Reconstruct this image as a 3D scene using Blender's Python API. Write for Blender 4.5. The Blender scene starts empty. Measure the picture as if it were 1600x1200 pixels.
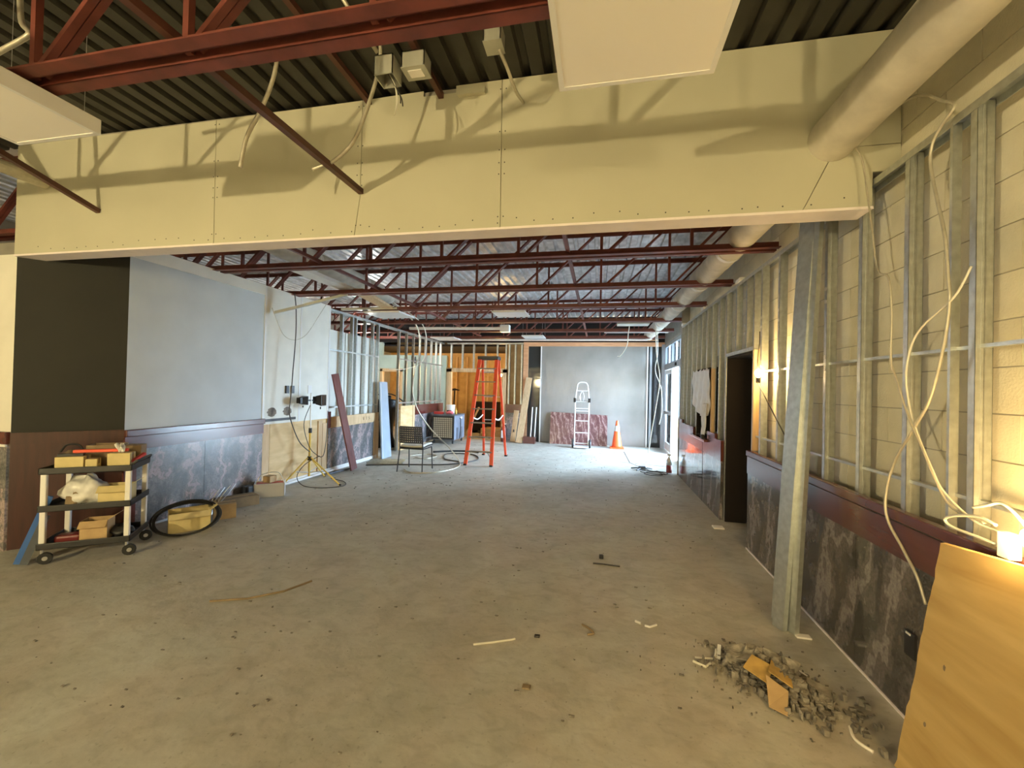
import bpy, bmesh, math, random
from mathutils import Vector, Matrix
random.seed(7)
scene = bpy.context.scene
C = scene.collection
# ------------------------------------------------------------------ camera
YAW, PITCH, ROLL = math.radians(11.716), math.radians(0.611), math.radians(1.363)
fw = Vector((-math.sin(YAW)*math.cos(PITCH), math.cos(YAW)*math.cos(PITCH), math.sin(PITCH)))
r0 = Vector((math.cos(YAW), math.sin(YAW), 0)); u0 = r0.cross(fw)
rt = r0*math.cos(ROLL) + u0*math.sin(ROLL); up = -r0*math.sin(ROLL) + u0*math.cos(ROLL)
cd = bpy.data.cameras.new('camera'); cam = bpy.data.objects.new('camera', cd); C.objects.link(cam)
cam.matrix_world = Matrix(((rt.x, up.x, -fw.x, 0), (rt.y, up.y, -fw.y, 0), (rt.z, up.z, -fw.z, 1.6), (0, 0, 0, 1)))
cd.sensor_width = 36; cd.lens = 36*656.06/1600; cd.clip_start = 0.05
scene.camera = cam
# ------------------------------------------------------------------ world, exposure
w = bpy.data.worlds.new('world'); scene.world = w; w.use_nodes = True
bg = w.node_tree.nodes['Background']; bg.inputs[0].default_value = (0.58, 0.75, 1.0, 1); bg.inputs[1].default_value = 55.0
scene.view_settings.view_transform = 'Standard'; scene.view_settings.look = 'None'
scene.view_settings.gamma = 1.0; scene.view_settings.use_curve_mapping = False
scene.view_settings.exposure = 0.0
scene.cycles.max_bounces = 10; scene.cycles.diffuse_bounces = 6
WARM = (1.0, 0.81, 0.43)
# daylight portal in the shopfront opening (guides sampling only, gives off no light)
pl = bpy.data.lights.new('shopfront_portal', 'AREA'); pl.shape = 'RECTANGLE'; pl.size = 3.6; pl.size_y = 3.0
pl.cycles.is_portal = True
po = bpy.data.objects.new('shopfront_portal', pl); C.objects.link(po)
po.location = (1.93, 10.6, 1.5); po.rotation_euler = (0, math.radians(90), 0)
po.rotation_euler = Vector((1, 0, 0)).to_track_quat('Z', 'Y').to_euler()

# ------------------------------------------------------------------ materials
def mat(name, col, rough=0.6, metal=0.0, var=0.0, scale=6.0, bump=0.0, bscale=40.0, col2=None, spec=0.5):
    m = bpy.data.materials.new(name); m.use_nodes = True
    nt = m.node_tree; b = nt.nodes['Principled BSDF']
    b.inputs['Roughness'].default_value = rough; b.inputs['Metallic'].default_value = metal
    b.inputs['Specular IOR Level'].default_value = spec
    b.inputs['Base Color'].default_value = (*col, 1)
    if var or col2 or bump:
        tc = nt.nodes.new('ShaderNodeTexCoord')
    if var or col2:
        n = nt.nodes.new('ShaderNodeTexNoise'); n.inputs['Scale'].default_value = scale; n.inputs['Detail'].default_value = 6
        nt.links.new(tc.outputs['Object'], n.inputs['Vector'])
        r = nt.nodes.new('ShaderNodeValToRGB'); r.color_ramp.elements[0].position = 0.32; r.color_ramp.elements[1].position = 0.68
        a = [max(0, c*(1-var)) for c in col]; z = col2 if col2 else [min(1, c*(1+var)) for c in col]
        r.color_ramp.elements[0].color = (*a, 1); r.color_ramp.elements[1].color = (*z, 1)
        nt.links.new(n.outputs['Fac'], r.inputs['Fac']); nt.links.new(r.outputs['Color'], b.inputs['Base Color'])
    if bump:
        n2 = nt.nodes.new('ShaderNodeTexNoise'); n2.inputs['Scale'].default_value = bscale; n2.inputs['Detail'].default_value = 5
        nt.links.new(tc.outputs['Object'], n2.inputs['Vector'])
        bp = nt.nodes.new('ShaderNodeBump'); bp.inputs['Strength'].default_value = bump; bp.inputs['Distance'].default_value = 0.01
        nt.links.new(n2.outputs['Fac'], bp.inputs['Height']); nt.links.new(bp.outputs['Normal'], b.inputs['Normal'])
    return m
def emit(name, col, s):
    m = bpy.data.materials.new(name); m.use_nodes = True; nt = m.node_tree
    nt.nodes.remove(nt.nodes['Principled BSDF'])
    e = nt.nodes.new('ShaderNodeEmission'); e.inputs[0].default_value = (*col, 1); e.inputs[1].default_value = s
    nt.links.new(e.outputs[0], nt.nodes['Material Output'].inputs[0]); return m
def marble(name, dark, mid, light, rot, rough=0.13, scale=2.0, stretch=(1, 1, 1), band='Y', tint=None):
    m = bpy.data.materials.new(name); m.use_nodes = True; nt = m.node_tree; b = nt.nodes['Principled BSDF']
    b.inputs['Roughness'].default_value = rough; b.inputs['IOR'].default_value = 1.9
    tc = nt.nodes.new('ShaderNodeTexCoord'); mp = nt.nodes.new('ShaderNodeMapping')
    mp.inputs['Rotation'].default_value = rot; mp.inputs['Scale'].default_value = stretch
    nt.links.new(tc.outputs['Object'], mp.inputs['Vector'])
    wv = nt.nodes.new('ShaderNodeTexWave'); wv.inputs['Scale'].default_value = scale; wv.inputs['Distortion'].default_value = 14
    wv.inputs['Detail'].default_value = 5; wv.inputs['Detail Scale'].default_value = 1.3; wv.inputs['Detail Roughness'].default_value = 0.7
    wv.bands_direction = band; nt.links.new(mp.outputs[0], wv.inputs['Vector'])
    r = nt.nodes.new('ShaderNodeValToRGB'); e = r.color_ramp.elements
    e[0].position = 0.1; e[0].color = (*dark, 1); e[1].position = 0.97; e[1].color = (*light, 1)
    k = e.new(0.55); k.color = (*mid, 1); k = e.new(0.82); k.color = (*[x*0.8 for x in mid], 1)
    nt.links.new(wv.outputs['Fac'], r.inputs['Fac'])
    n = nt.nodes.new('ShaderNodeTexNoise'); n.inputs['Scale'].default_value = 60; n.inputs['Detail'].default_value = 8
    nt.links.new(tc.outputs['Object'], n.inputs['Vector'])
    mx = nt.nodes.new('ShaderNodeMix'); mx.data_type = 'RGBA'; mx.blend_type = 'OVERLAY'; mx.inputs[0].default_value = 0.7
    nt.links.new(r.outputs['Color'], mx.inputs[6]); nt.links.new(n.outputs['Fac'], mx.inputs[7])
    nt.links.new(mx.outputs[2], b.inputs['Base Color'])
    return m
def wood(name, a, c, scale=3.0, rot=(0, 0, 0), rough=0.6, stretch=(1, 1, 12)):
    m = bpy.data.materials.new(name); m.use_nodes = True; nt = m.node_tree; b = nt.nodes['Principled BSDF']
    b.inputs['Roughness'].default_value = rough
    tc = nt.nodes.new('ShaderNodeTexCoord'); mp = nt.nodes.new('ShaderNodeMapping'); mp.inputs['Rotation'].default_value = rot
    mp.inputs['Scale'].default_value = stretch; nt.links.new(tc.outputs['Object'], mp.inputs['Vector'])
    n = nt.nodes.new('ShaderNodeTexNoise'); n.inputs['Scale'].default_value = scale; n.inputs['Detail'].default_value = 8; n.inputs['Distortion'].default_value = 0.6
    nt.links.new(mp.outputs[0], n.inputs['Vector'])
    r = nt.nodes.new('ShaderNodeValToRGB'); r.color_ramp.elements[0].position = 0.3; r.color_ramp.elements[1].position = 0.7
    r.color_ramp.elements[0].color = (*a, 1); r.color_ramp.elements[1].color = (*c, 1)
    nt.links.new(n.outputs['Fac'], r.inputs['Fac']); nt.links.new(r.outputs['Color'], b.inputs['Base Color']); return m
def glass(name, tint, gl=0.12, rough=0.02):
    m = bpy.data.materials.new(name); m.use_nodes = True; nt = m.node_tree; nt.nodes.remove(nt.nodes['Principled BSDF'])
    t = nt.nodes.new('ShaderNodeBsdfTransparent'); t.inputs[0].default_value = (*tint, 1)
    g = nt.nodes.new('ShaderNodeBsdfGlossy'); g.inputs['Roughness'].default_value = rough
    fr = nt.nodes.new('ShaderNodeFresnel'); fr.inputs[0].default_value = 1.45
    x = nt.nodes.new('ShaderNodeMixShader'); nt.links.new(fr.outputs[0], x.inputs[0])
    nt.links.new(t.outputs[0], x.inputs[1]); nt.links.new(g.outputs[0], x.inputs[2])
    nt.links.new(x.outputs[0], nt.nodes['Material Output'].inputs[0]); return m
def concrete():
    m = bpy.data.materials.new('concrete_floor'); m.use_nodes = True; nt = m.node_tree; b = nt.nodes['Principled BSDF']
    tc = nt.nodes.new('ShaderNodeTexCoord')
    def noise(s, d=6, dist=0.0, st=None):
        n = nt.nodes.new('ShaderNodeTexNoise'); n.inputs['Scale'].default_value = s; n.inputs['Detail'].default_value = d; n.inputs['Distortion'].default_value = dist
        if st:
            mp = nt.nodes.new('ShaderNodeMapping'); mp.inputs['Scale'].default_value = st
            nt.links.new(tc.outputs['Object'], mp.inputs['Vector']); nt.links.new(mp.outputs[0], n.inputs['Vector'])
        else: nt.links.new(tc.outputs['Object'], n.inputs['Vector'])
        return n
    def ramp(n, p0, c0, p1, c1):
        r = nt.nodes.new('ShaderNodeValToRGB'); r.color_ramp.elements[0].position = p0; r.color_ramp.elements[1].position = p1
        r.color_ramp.elements[0].color = (*c0, 1); r.color_ramp.elements[1].color = (*c1, 1)
        nt.links.new(n.outputs['Fac'], r.inputs['Fac']); return r
    def mult(a, c, f, mode='MULTIPLY'):
        x = nt.nodes.new('ShaderNodeMix'); x.data_type = 'RGBA'; x.blend_type = mode; x.inputs[0].default_value = f
        nt.links.new(a.outputs[0] if a.bl_idname != 'ShaderNodeMix' else a.outputs[2], x.inputs[6]); nt.links.new(c.outputs[0], x.inputs[7]); return x
    base = ramp(noise(0.8, 8, 0.5), 0.3, (0.46, 0.44, 0.39), 0.7, (0.57, 0.555, 0.505))
    x = mult(base, ramp(noise(3.5, 9, 1.2), 0.35, (0.82, 0.80, 0.77), 0.62, (1, 1, 1)), 0.8)
    x = mult(x, ramp(noise(11, 9, 0.8, (0.8, 1.25, 1)), 0.36, (0.72, 0.70, 0.67), 0.52, (1, 1, 1)), 0.4)
    x = mult(x, ramp(noise(1.7, 5, 0.8), 0.40, (1.0, 0.93, 0.86), 0.60, (0.95, 1.0, 0.95)), 0.4)
    x = mult(x, ramp(noise(45, 4, 0), 0.28, (0.55, 0.53, 0.5), 0.38, (1, 1, 1)), 0.5)
    nt.links.new(x.outputs[2], b.inputs['Base Color'])
    rr = ramp(noise(5), 0.3, (0.5, 0.5, 0.5), 0.7, (0.75, 0.75, 0.75)); nt.links.new(rr.outputs[0], b.inputs['Roughness'])
    bp = nt.nodes.new('ShaderNodeBump'); bp.inputs['Strength'].default_value = 0.25; bp.inputs['Distance'].default_value = 0.01
    nt.links.new(noise(25, 8).outputs['Fac'], bp.inputs['Height']); nt.links.new(bp.outputs[0], b.inputs['Normal'])
    return m
M = {}
M['floor'] = concrete()
M['drywall'] = mat('bare_drywall', (0.52, 0.50, 0.38), 0.85, var=0.03, scale=2, bump=0.04, bscale=200)
M['soffit'] = mat('drywall_edge_paint', (0.86, 0.78, 0.77), 0.7, var=0.04, scale=9)
M['cream'] = mat('cream_wall_paint', (0.82, 0.80, 0.72), 0.75, var=0.05, scale=3, bump=0.05, bscale=20)
M['grey'] = mat('grey_wall_paint', (0.56, 0.60, 0.62), 0.6, var=0.05, scale=2.5, bump=0.04, bscale=60)
M['darkpaint'] = mat('dark_brown_paint', (0.012, 0.0115, 0.008), 0.7, var=0.12, scale=4)
M['darkwood'] = wood('dark_mahogany_panel', (0.030, 0.006, 0.004), (0.055, 0.012, 0.008), 2.5, rough=0.45, stretch=(10, 10, 1))
M['green'] = mat('pale_green_wall', (0.42, 0.52, 0.46), 0.75, var=0.12, scale=1.5)
M['block'] = mat('painted_block', (0.78, 0.73, 0.58), 0.85, var=0.06, scale=7, bump=0.25, bscale=90)
M['mortar'] = mat('mortar_joint', (0.46, 0.42, 0.34), 0.95, bump=0.2, bscale=60)
M['galv'] = mat('galvanized_steel', (0.55, 0.575, 0.56), 0.38, metal=0.8, var=0.12, scale=25)
M['deck'] = mat('roof_deck_steel', (0.70, 0.71, 0.73), 0.42, metal=0.5, var=0.3, scale=5)
M['deckshade'] = mat('shaded_deck_steel', (0.030, 0.028, 0.022), 0.5, var=0.35, scale=4)  # same steel deck, the near bay's shade put into the colour
M['joist'] = mat('red_oxide_steel', (0.145, 0.036, 0.025), 0.5, var=0.25, scale=8)
M['duct'] = mat('duct_wrap', (0.62, 0.58, 0.50), 0.7, var=0.14, scale=6, bump=0.3, bscale=9)
M['mahog'] = wood('mahogany_rail', (0.10, 0.028, 0.022), (0.125, 0.036, 0.028), 1.5, rough=0.2, stretch=(10, 1, 10))
M['mahog'].node_tree.nodes['Principled BSDF'].inputs['IOR'].default_value = 1.8
M['mahogz'] = wood('mahogany_board', (0.12, 0.035, 0.03), (0.2, 0.065, 0.055), 2.5, rough=0.32, stretch=(10, 10, 1))
M['marble'] = marble('dark_marble', (0.06, 0.054, 0.05), (0.135, 0.118, 0.108), (0.24, 0.21, 0.20), (-0.35, 0.0, 0.0), 0.09, 1.0, (1, 1, 0.6))
M['marbleL'] = marble('streaked_marble', (0.12, 0.122, 0.125), (0.21, 0.195, 0.20), (0.36, 0.285, 0.285), (0.42, 0, 0), 0.2, 0.9, (1, 1.0, 0.8))
M['granite'] = marble('red_granite', (0.13, 0.055, 0.055), (0.21, 0.105, 0.10), (0.36, 0.23, 0.215), (0, 0.5, 0), 0.25, 2.2, (1.2, 1, 0.5), band='X')
M['ply'] = wood('plywood', (0.50, 0.32, 0.10), (0.68, 0.47, 0.18), 1.6, rough=0.7, stretch=(3, 1, 7))
M['plyL'] = wood('plywood_backing', (0.58, 0.38, 0.17), (0.80, 0.58, 0.30), 2.2, rough=0.7, stretch=(1, 1, 4))
M['lumber'] = wood('pine_lumber', (0.55, 0.36, 0.19), (0.72, 0.52, 0.30), 3, rough=0.7, stretch=(10, 10, 1))
M['orangewood'] = wood('orange_wood_beam', (0.55, 0.27, 0.13), (0.70, 0.38, 0.20), 3, rough=0.6, stretch=(1, 8, 8))
M['osb'] = wood('brown_board_wall', (0.40, 0.25, 0.10), (0.56, 0.37, 0.17), 1.8, rough=0.8, stretch=(2, 2, 2))
M['white'] = mat('white_enamel', (0.80, 0.79, 0.77), 0.4, var=0.03)
M['panel'] = mat('light_panel_diffuser', (0.90, 0.86, 0.80), 0.5)
M['black'] = mat('black_plastic', (0.016, 0.016, 0.018), 0.42, var=0.3, scale=12)
M['rubber'] = mat('black_rubber', (0.02, 0.02, 0.02), 0.7)
M['darkgrey'] = mat('dark_grey_plastic', (0.10, 0.11, 0.13), 0.5, var=0.2)
M['bluegrey'] = mat('blue_grey_plastic', (0.20, 0.23, 0.29), 0.5, var=0.12)
M['red'] = mat('red_plastic', (0.55, 0.04, 0.035), 0.4)
M['darkred'] = mat('dark_red_plastic', (0.16, 0.02, 0.02), 0.35)
M['pink'] = mat('pink_cloth', (0.75, 0.16, 0.18), 0.7)
M['orange'] = mat('orange_fibreglass', (0.85, 0.10, 0.035), 0.42, var=0.08)
M['cone'] = mat('orange_cone_vinyl', (0.95, 0.13, 0.03), 0.45)
M['alu'] = mat('aluminium', (0.62, 0.62, 0.62), 0.35, metal=0.8, var=0.08)
M['stepshade'] = mat('shaded_step_aluminium', (0.20, 0.19, 0.18), 0.5, metal=0.6)  # aluminium darkened, the steps' shade put into the colour
M['alupaint'] = mat('grey_shopfront_frame', (0.34, 0.36, 0.38), 0.45, metal=0.2)
M['card'] = mat('cardboard', (0.50, 0.35, 0.18), 0.85, var=0.1, scale=10)
M['cardy'] = mat('yellow_carton', (0.66, 0.55, 0.27), 0.75, var=0.08, scale=10)
M['carddark'] = mat('dirty_cardboard', (0.26, 0.19, 0.11), 0.85, var=0.2, scale=9)
M['bag'] = mat('clear_plastic_bag', (0.70, 0.69, 0.66), 0.3, var=0.15, scale=18)
M['film'] = mat('white_plastic_film', (0.78, 0.76, 0.75), 0.3, var=0.06, scale=10)
M['sheet'] = mat('hazy_plastic_sheeting', (0.27, 0.255, 0.235), 0.22, var=0.10, scale=1.6, bump=0.05, bscale=14)
def ribs(m):
    nt = m.node_tree; b = nt.nodes['Principled BSDF']; tc = nt.nodes.new('ShaderNodeTexCoord')
    wv = nt.nodes.new('ShaderNodeTexWave'); wv.inputs['Scale'].default_value = 9; wv.inputs['Distortion'].default_value = 0.4; nt.links.new(tc.outputs['Object'], wv.inputs['Vector'])
    bp = nt.nodes.new('ShaderNodeBump'); bp.inputs['Strength'].default_value = 0.35; bp.inputs['Distance'].default_value = 0.006
    nt.links.new(wv.outputs['Fac'], bp.inputs['Height']); nt.links.new(bp.outputs[0], b.inputs['Normal'])
ribs(M['sheet'])
M['darkglass'] = mat('dark_glazing', (0.035, 0.037, 0.036), 0.06)
M['blue'] = mat('blue_enamel', (0.05, 0.14, 0.42), 0.35)
M['bluepanel'] = mat('blue_grey_panel', (0.33, 0.40, 0.48), 0.5, var=0.08, scale=4)
M['conduit'] = mat('flexible_conduit', (0.56, 0.52, 0.42), 0.45, metal=0.5, var=0.1, scale=30)
M['wire'] = mat('dark_wire', (0.045, 0.04, 0.035), 0.5)
M['cable'] = mat('white_cable', (0.75, 0.72, 0.62), 0.5)
M['box'] = mat('steel_junction_box', (0.50, 0.50, 0.44), 0.45, metal=0.4, var=0.1)
M['rubble'] = mat('grey_rubble', (0.22, 0.20, 0.17), 0.9, var=0.5, scale=14)
M['greyrag'] = mat('dusty_grey_cloth', (0.22, 0.20, 0.17), 0.9, var=0.45, scale=20, bump=0.6, bscale=40)
M['brownrub'] = mat('brown_scrap', (0.42, 0.27, 0.08), 0.8, var=0.25, scale=12)
M['dark'] = mat('dark_room_surface', (0.010, 0.006, 0.005), 0.9)  # near black, the unlit rooms' darkness put into the colour
M['stain'] = mat('dark_floor_stain', (0.12, 0.10, 0.075), 0.8, var=0.2)
M['pave'] = mat('pale_pavement', (0.55, 0.54, 0.50), 0.9, var=0.05)
M['yellow'] = mat('yellow_paint', (0.80, 0.55, 0.12), 0.7)
M['seatpad'] = mat('cream_seat_pad', (0.62, 0.59, 0.52), 0.7)
M['grille'] = mat('filter_grille', (0.62, 0.58, 0.48), 0.6)
M['pipe'] = mat('brown_pipe', (0.085, 0.03, 0.02), 0.45)
M['bottle'] = mat('silver_bottle', (0.6, 0.6, 0.6), 0.3, metal=0.5)
M['dim'] = mat('dim_plenum_board', (0.30, 0.28, 0.24), 0.8, var=0.1)
M['glass'] = glass('clear_glass', (0.90, 0.95, 0.94))
M['bulb_key'] = emit('strong_bulb', WARM, 9600.0)
M['bulb'] = emit('lit_bulb', (1.0, 0.66, 0.25), 640.0)
M['fill_side'] = emit('side_fill_bulb', (1.0, 0.95, 0.85), 2600.0)
M['bulb_store'] = emit('store_bulb', (1.0, 0.62, 0.22), 1900.0)
M['fill_soft'] = emit('soft_fill_globe', WARM, 150.0)

# ------------------------------------------------------------------ mesh builder
class MB:
    def __init__(s): s.v = []; s.f = []
    def box(s, a, b):
        x0, y0, z0 = [min(p, q) for p, q in zip(a, b)]; x1, y1, z1 = [max(p, q) for p, q in zip(a, b)]
        n = len(s.v); s.v += [(x0,y0,z0),(x1,y0,z0),(x1,y1,z0),(x0,y1,z0),(x0,y0,z1),(x1,y0,z1),(x1,y1,z1),(x0,y1,z1)]
        s.f += [tuple(n+i for i in q) for q in ((0,3,2,1),(4,5,6,7),(0,1,5,4),(1,2,6,5),(2,3,7,6),(3,0,4,7))]; return s
    def hexa(s, p):   # 8 points: bottom loop then top loop
        n = len(s.v); s.v += [tuple(q) for q in p]
        s.f += [tuple(n+i for i in q) for q in ((0,3,2,1),(4,5,6,7),(0,1,5,4),(1,2,6,5),(2,3,7,6),(3,0,4,7))]; return s
    def bar(s, p, q, w, h, ref=(0, 0, 1)):
        p = Vector(p); q = Vector(q); d = (q-p).normalized(); a = d.cross(Vector(ref))
        if a.length < 1e-4: a = d.cross(Vector((0, 1, 0)))
        a.normalize(); b = a.cross(d)
        o = [a*(-w/2)+b*(-h/2), a*(w/2)+b*(-h/2), a*(w/2)+b*(h/2), a*(-w/2)+b*(h/2)]
        return s.hexa([p+k for k in o]+[q+k for k in o])
    def tube(s, pts, r, seg=6, smooth=0, caps=True, closed=False):
        P = [Vector(p) for p in pts]
        if smooth and len(P) > 2:
            Q = []
            for i in range(len(P)-1):
                a = P[max(i-1, 0)]; b = P[i]; c = P[i+1]; d = P[min(i+2, len(P)-1)]
                for k in range(smooth):
                    t = k/smooth
                    Q.append(0.5*((2*b)+(c-a)*t+(2*a-5*b+4*c-d)*t*t+(3*b-a-3*c+d)*t*t*t))
            Q.append(P[-1]); P = Q
        n0 = len(s.v); prev = None
        for i, p in enumerate(P):
            if closed: d = P[(i+1) % len(P)]-P[i-1]
            else: d = P[min(i+1, len(P)-1)]-P[max(i-1, 0)]
            if d.length < 1e-9: d = Vector((0, 0, 1))
            d.normalize()
            if prev is None:
                a = d.cross(Vector((0, 0, 1)))
                if a.length < 1e-3: a = d.cross(Vector((0, 1, 0)))
            else: a = prev-d*prev.dot(d)
            a.normalize(); prev = a; b = d.cross(a)
            rr = r[i] if isinstance(r, (list, tuple)) else r
            for k in range(seg):
                t = 2*math.pi*k/seg; s.v.append(tuple(p+(a*math.cos(t)+b*math.sin(t))*rr))
        m = len(P)
        for i in range(m if closed else m-1):
            j = (i+1) % m
            for k in range(seg):
                l = (k+1) % seg; s.f.append((n0+i*seg+k, n0+i*seg+l, n0+j*seg+l, n0+j*seg+k))
        if caps and not closed:
            s.f.append(tuple(n0+k for k in range(seg))[::-1]); s.f.append(tuple(n0+(m-1)*seg+k for k in range(seg)))
        return s
    def lathe(s, c, prof, seg=16):   # prof: (r, z)
        n0 = len(s.v); c = Vector(c)
        for r, z in prof:
            for k in range(seg):
                t = 2*math.pi*k/seg; s.v.append((c.x+r*math.cos(t), c.y+r*math.sin(t), c.z+z))
        for i in range(len(prof)-1):
            for k in range(seg):
                l = (k+1) % seg; s.f.append((n0+i*seg+k, n0+i*seg+l, n0+(i+1)*seg+l, n0+(i+1)*seg+k))
        s.f.append(tuple(n0+k for k in range(seg))[::-1]); s.f.append(tuple(n0+(len(prof)-1)*seg+k for k in range(seg)))
        return s
    def wheel(s, c, ax, r, t, seg=14):
        ax = Vector(ax).normalized(); c = Vector(c); return s.tube([c-ax*t/2, c-ax*t/4, c+ax*t/4, c+ax*t/2], [r*0.88, r, r, r*0.88], seg)
    def sheet(s, nu, nv, fn, th=0.0):   # curved sheet, optional thickness along fn's second value
        n0 = len(s.v)
        for j in range(nv+1):
            for i in range(nu+1): s.v.append(tuple(fn(i/nu, j/nv)))
        for j in range(nv):
            for i in range(nu):
                a = n0+j*(nu+1)+i; s.f.append((a, a+1, a+nu+2, a+nu+1))
        return s
    def mesh(s, name, m, smooth=False, off=(0, 0, 0)):
        me = bpy.data.meshes.new(name)
        me.from_pydata([(x-off[0], y-off[1], z-off[2]) for x, y, z in s.v], [], s.f)
        if m: me.materials.append(m)
        if smooth:
            me.polygons.foreach_set('use_smooth', [True]*len(me.polygons))
        me.update(); return me
    def build(s, name, m, parent=None, smooth=False, world=False):
        off = parent.location if (parent and world) else (0, 0, 0)
        o = bpy.data.objects.new(name, s.mesh(name, M[m] if isinstance(m, str) else m, smooth, off)); C.objects.link(o)
        if parent: o.parent = parent
        return o
    def solo(s, name, m, label, cat, group=None, smooth=False):   # one-mesh thing, origin at its base
        xs = [p[0] for p in s.v]; ys = [p[1] for p in s.v]; zs = [p[2] for p in s.v]
        b = ((min(xs)+max(xs))/2, (min(ys)+max(ys))/2, min(zs))
        o = bpy.data.objects.new(name, s.mesh(name, M[m] if isinstance(m, str) else m, smooth, b)); C.objects.link(o); o.location = b
        return tag(o, label, cat, group)
    def struct(s, name, m, label=None):
        o = s.build(name, m); o['kind'] = 'structure'
        if label: o['label'] = label; o['category'] = name.split('_')[0]
        return o
def tag(o, label, cat, group=None):
    o['label'] = label; o['category'] = cat
    if group: o['group'] = group
    return o
def thing(name, label, cat, loc=(0, 0, 0), rz=0.0, group=None):
    o = bpy.data.objects.new(name, None); C.objects.link(o); o.location = loc; o.rotation_euler = (0, 0, rz); o.empty_display_size = 0.1
    return tag(o, label, cat, group)
def bevel(o, w=0.006, seg=2):
    m = o.modifiers.new('bevel', 'BEVEL'); m.width = w; m.segments = seg; m.limit_method = 'ANGLE'; return o
def solid(o, t):
    m = o.modifiers.new('solid', 'SOLIDIFY'); m.thickness = t; m.offset = 0; return o
def copy_tree(o, parent=None):
    c = o.copy(); C.objects.link(c); c.parent = parent
    for ch in list(o.children): copy_tree(ch, c)
    return c

# ================================================================== THE SETTING
DECK = 3.77
fl = MB().box((-8.1, -5.1, -0.12), (3.6, 16.1, 0)).struct('floor', 'floor', 'worn bare concrete floor of the gutted shop')
# saw-cut joint lines of the entrance slab near the shopfront
for a, b in (((0.68, 11.47), (0.71, 9.75)), ((0.5, 9.8), (1.55, 9.5)), ((0.71, 9.75), (1.0, 9.0))):
    MB().bar((*a, 0.0012), (*b, 0.0012), 0.03, 0.002).build('floor_joint', 'stain', fl)
# corrugated roof deck
mb = MB(); x = -8.1; prof = []
while x < 3.6:
    prof += [(x, DECK), (x+0.085, DECK), (x+0.098, DECK+0.038), (x+0.139, DECK+0.038)]; x += 0.152
prof.append((x, DECK))
for X, Z in prof: mb.v += [(X, -5.1, Z), (X, 16.1, Z)]
for i in range(len(prof)-1): mb.f.append((2*i, 2*i+2, 2*i+3, 2*i+1))
me_far = [v for v in mb.v]
mb.v = [(x, 2.93 if i % 2 == 0 else y, z) for i, (x, y, z) in enumerate(me_far)]
ce = mb.struct('ceiling', 'deck', 'corrugated steel roof deck above the far joists')
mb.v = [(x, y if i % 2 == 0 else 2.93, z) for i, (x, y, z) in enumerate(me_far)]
mb.struct('ceiling_front', 'deckshade', 'corrugated deck above the near joist, shade put in its colour')
MB().box((-8.2, -5.2, DECK+0.05), (3.7, 16.2, DECK+0.15)).build('roof_slab', 'dim', ce)
# outer shell
MB().box((-8.2, -5.2, 0), (3.7, -5.1, DECK+0.05)).struct('wall_back', 'cream', 'plain cream wall behind the viewer')
MB().box((-8.2, -5.1, 0), (-8.1, 16.1, DECK+0.05)).struct('wall_left_outer', 'dim', 'dim outer wall beyond the left partition')
MB().box((-8.2, 16.1, 0), (3.7, 16.2, DECK+0.05)).struct('wall_far_outer', 'osb', 'brown board wall at the back of the lit store room')

# ---- right block wall, blocks as pieces
BX = 1.70
wr = MB()
D0, D1, W0, W1 = 4.82, 5.72, 6.45, 7.35      # doorway and hatch openings along y
def wallbits(mb, x0, x1):
    mb.box((x0, -5.1, 0), (x1, D0, DECK)); mb.box((x0, D1, 0), (x1, W0, DECK)); mb.box((x0, W1, 0), (x1, 8.72, DECK))
    mb.box((x0, D0, 2.08), (x1, D1, DECK)); mb.box((x0, W0, 1.98), (x1, W1, DECK)); mb.box((x0, W0, 0), (x1, W1, 0.98))
wallbits(wr, BX+0.006, BX+0.19)
wr = wr.struct('wall_right', 'mortar', 'cream painted block wall behind steel studs')
blk = MB().box((0, 0.0025, 0.0025), (0.02, 0.402, 0.2005)); bme = {}
def block(y0, y1, z0, n=[0]):
    k = round(y1-y0, 3)
    if k not in bme: bme[k] = MB().box((0, 0.003, 0.003), (0.02, k-0.003, 0.200)).mesh('block', M['block'])
    o = bpy.data.objects.new('block', bme[k]); C.objects.link(o); o.parent = wr
    o.location = (BX+random.uniform(-0.0015, 0.0015), y0, z0)
for c in range(14):
    z0 = 0.93+c*0.203; y = 0.9+(0.2 if c % 2 else 0.0)
    if y > 0.95: block(0.9, y, z0)
    while y < 8.7:
        y1 = min(y+0.405, 8.72); segs = [(y, y1)]
        ops = []
        if z0 < 2.05: ops.append((D0, D1))
        if z0 < 1.96: ops.append((W0, W1))
        for a, b in ops:
            ns = []
            for p, q in segs:
                if q <= a or p >= b: ns.append((p, q)); continue
                if p < a-0.05: ns.append((p, a))
                if q > b+0.05: ns.append((b, q))
            segs = ns
        for p, q in segs:
            if q-p > 0.04: block(p, q, z0)
        y = y1
# dark rooms behind doorway and hatch
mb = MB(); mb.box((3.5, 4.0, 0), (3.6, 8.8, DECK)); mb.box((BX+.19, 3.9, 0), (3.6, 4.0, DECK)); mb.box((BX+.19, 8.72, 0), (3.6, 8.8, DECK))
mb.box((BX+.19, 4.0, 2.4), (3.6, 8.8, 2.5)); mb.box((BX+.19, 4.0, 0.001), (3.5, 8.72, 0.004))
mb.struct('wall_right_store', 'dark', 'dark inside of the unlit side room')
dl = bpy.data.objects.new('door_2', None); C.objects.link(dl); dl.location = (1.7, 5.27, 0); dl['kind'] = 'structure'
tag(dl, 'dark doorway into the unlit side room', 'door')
for a, b in (((1.575, D1-.022, 0), (1.90, D1, 2.06)), ((1.665, D0, 0), (1.90, D0+.02, 2.06)), ((1.575, D0, 2.035), (1.90, D1, 2.055))): MB().box(a, b).build('door_shade_board', 'dark', dl, world=True)  # boards added so the reveal goes dark, shade put into their colour
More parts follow.
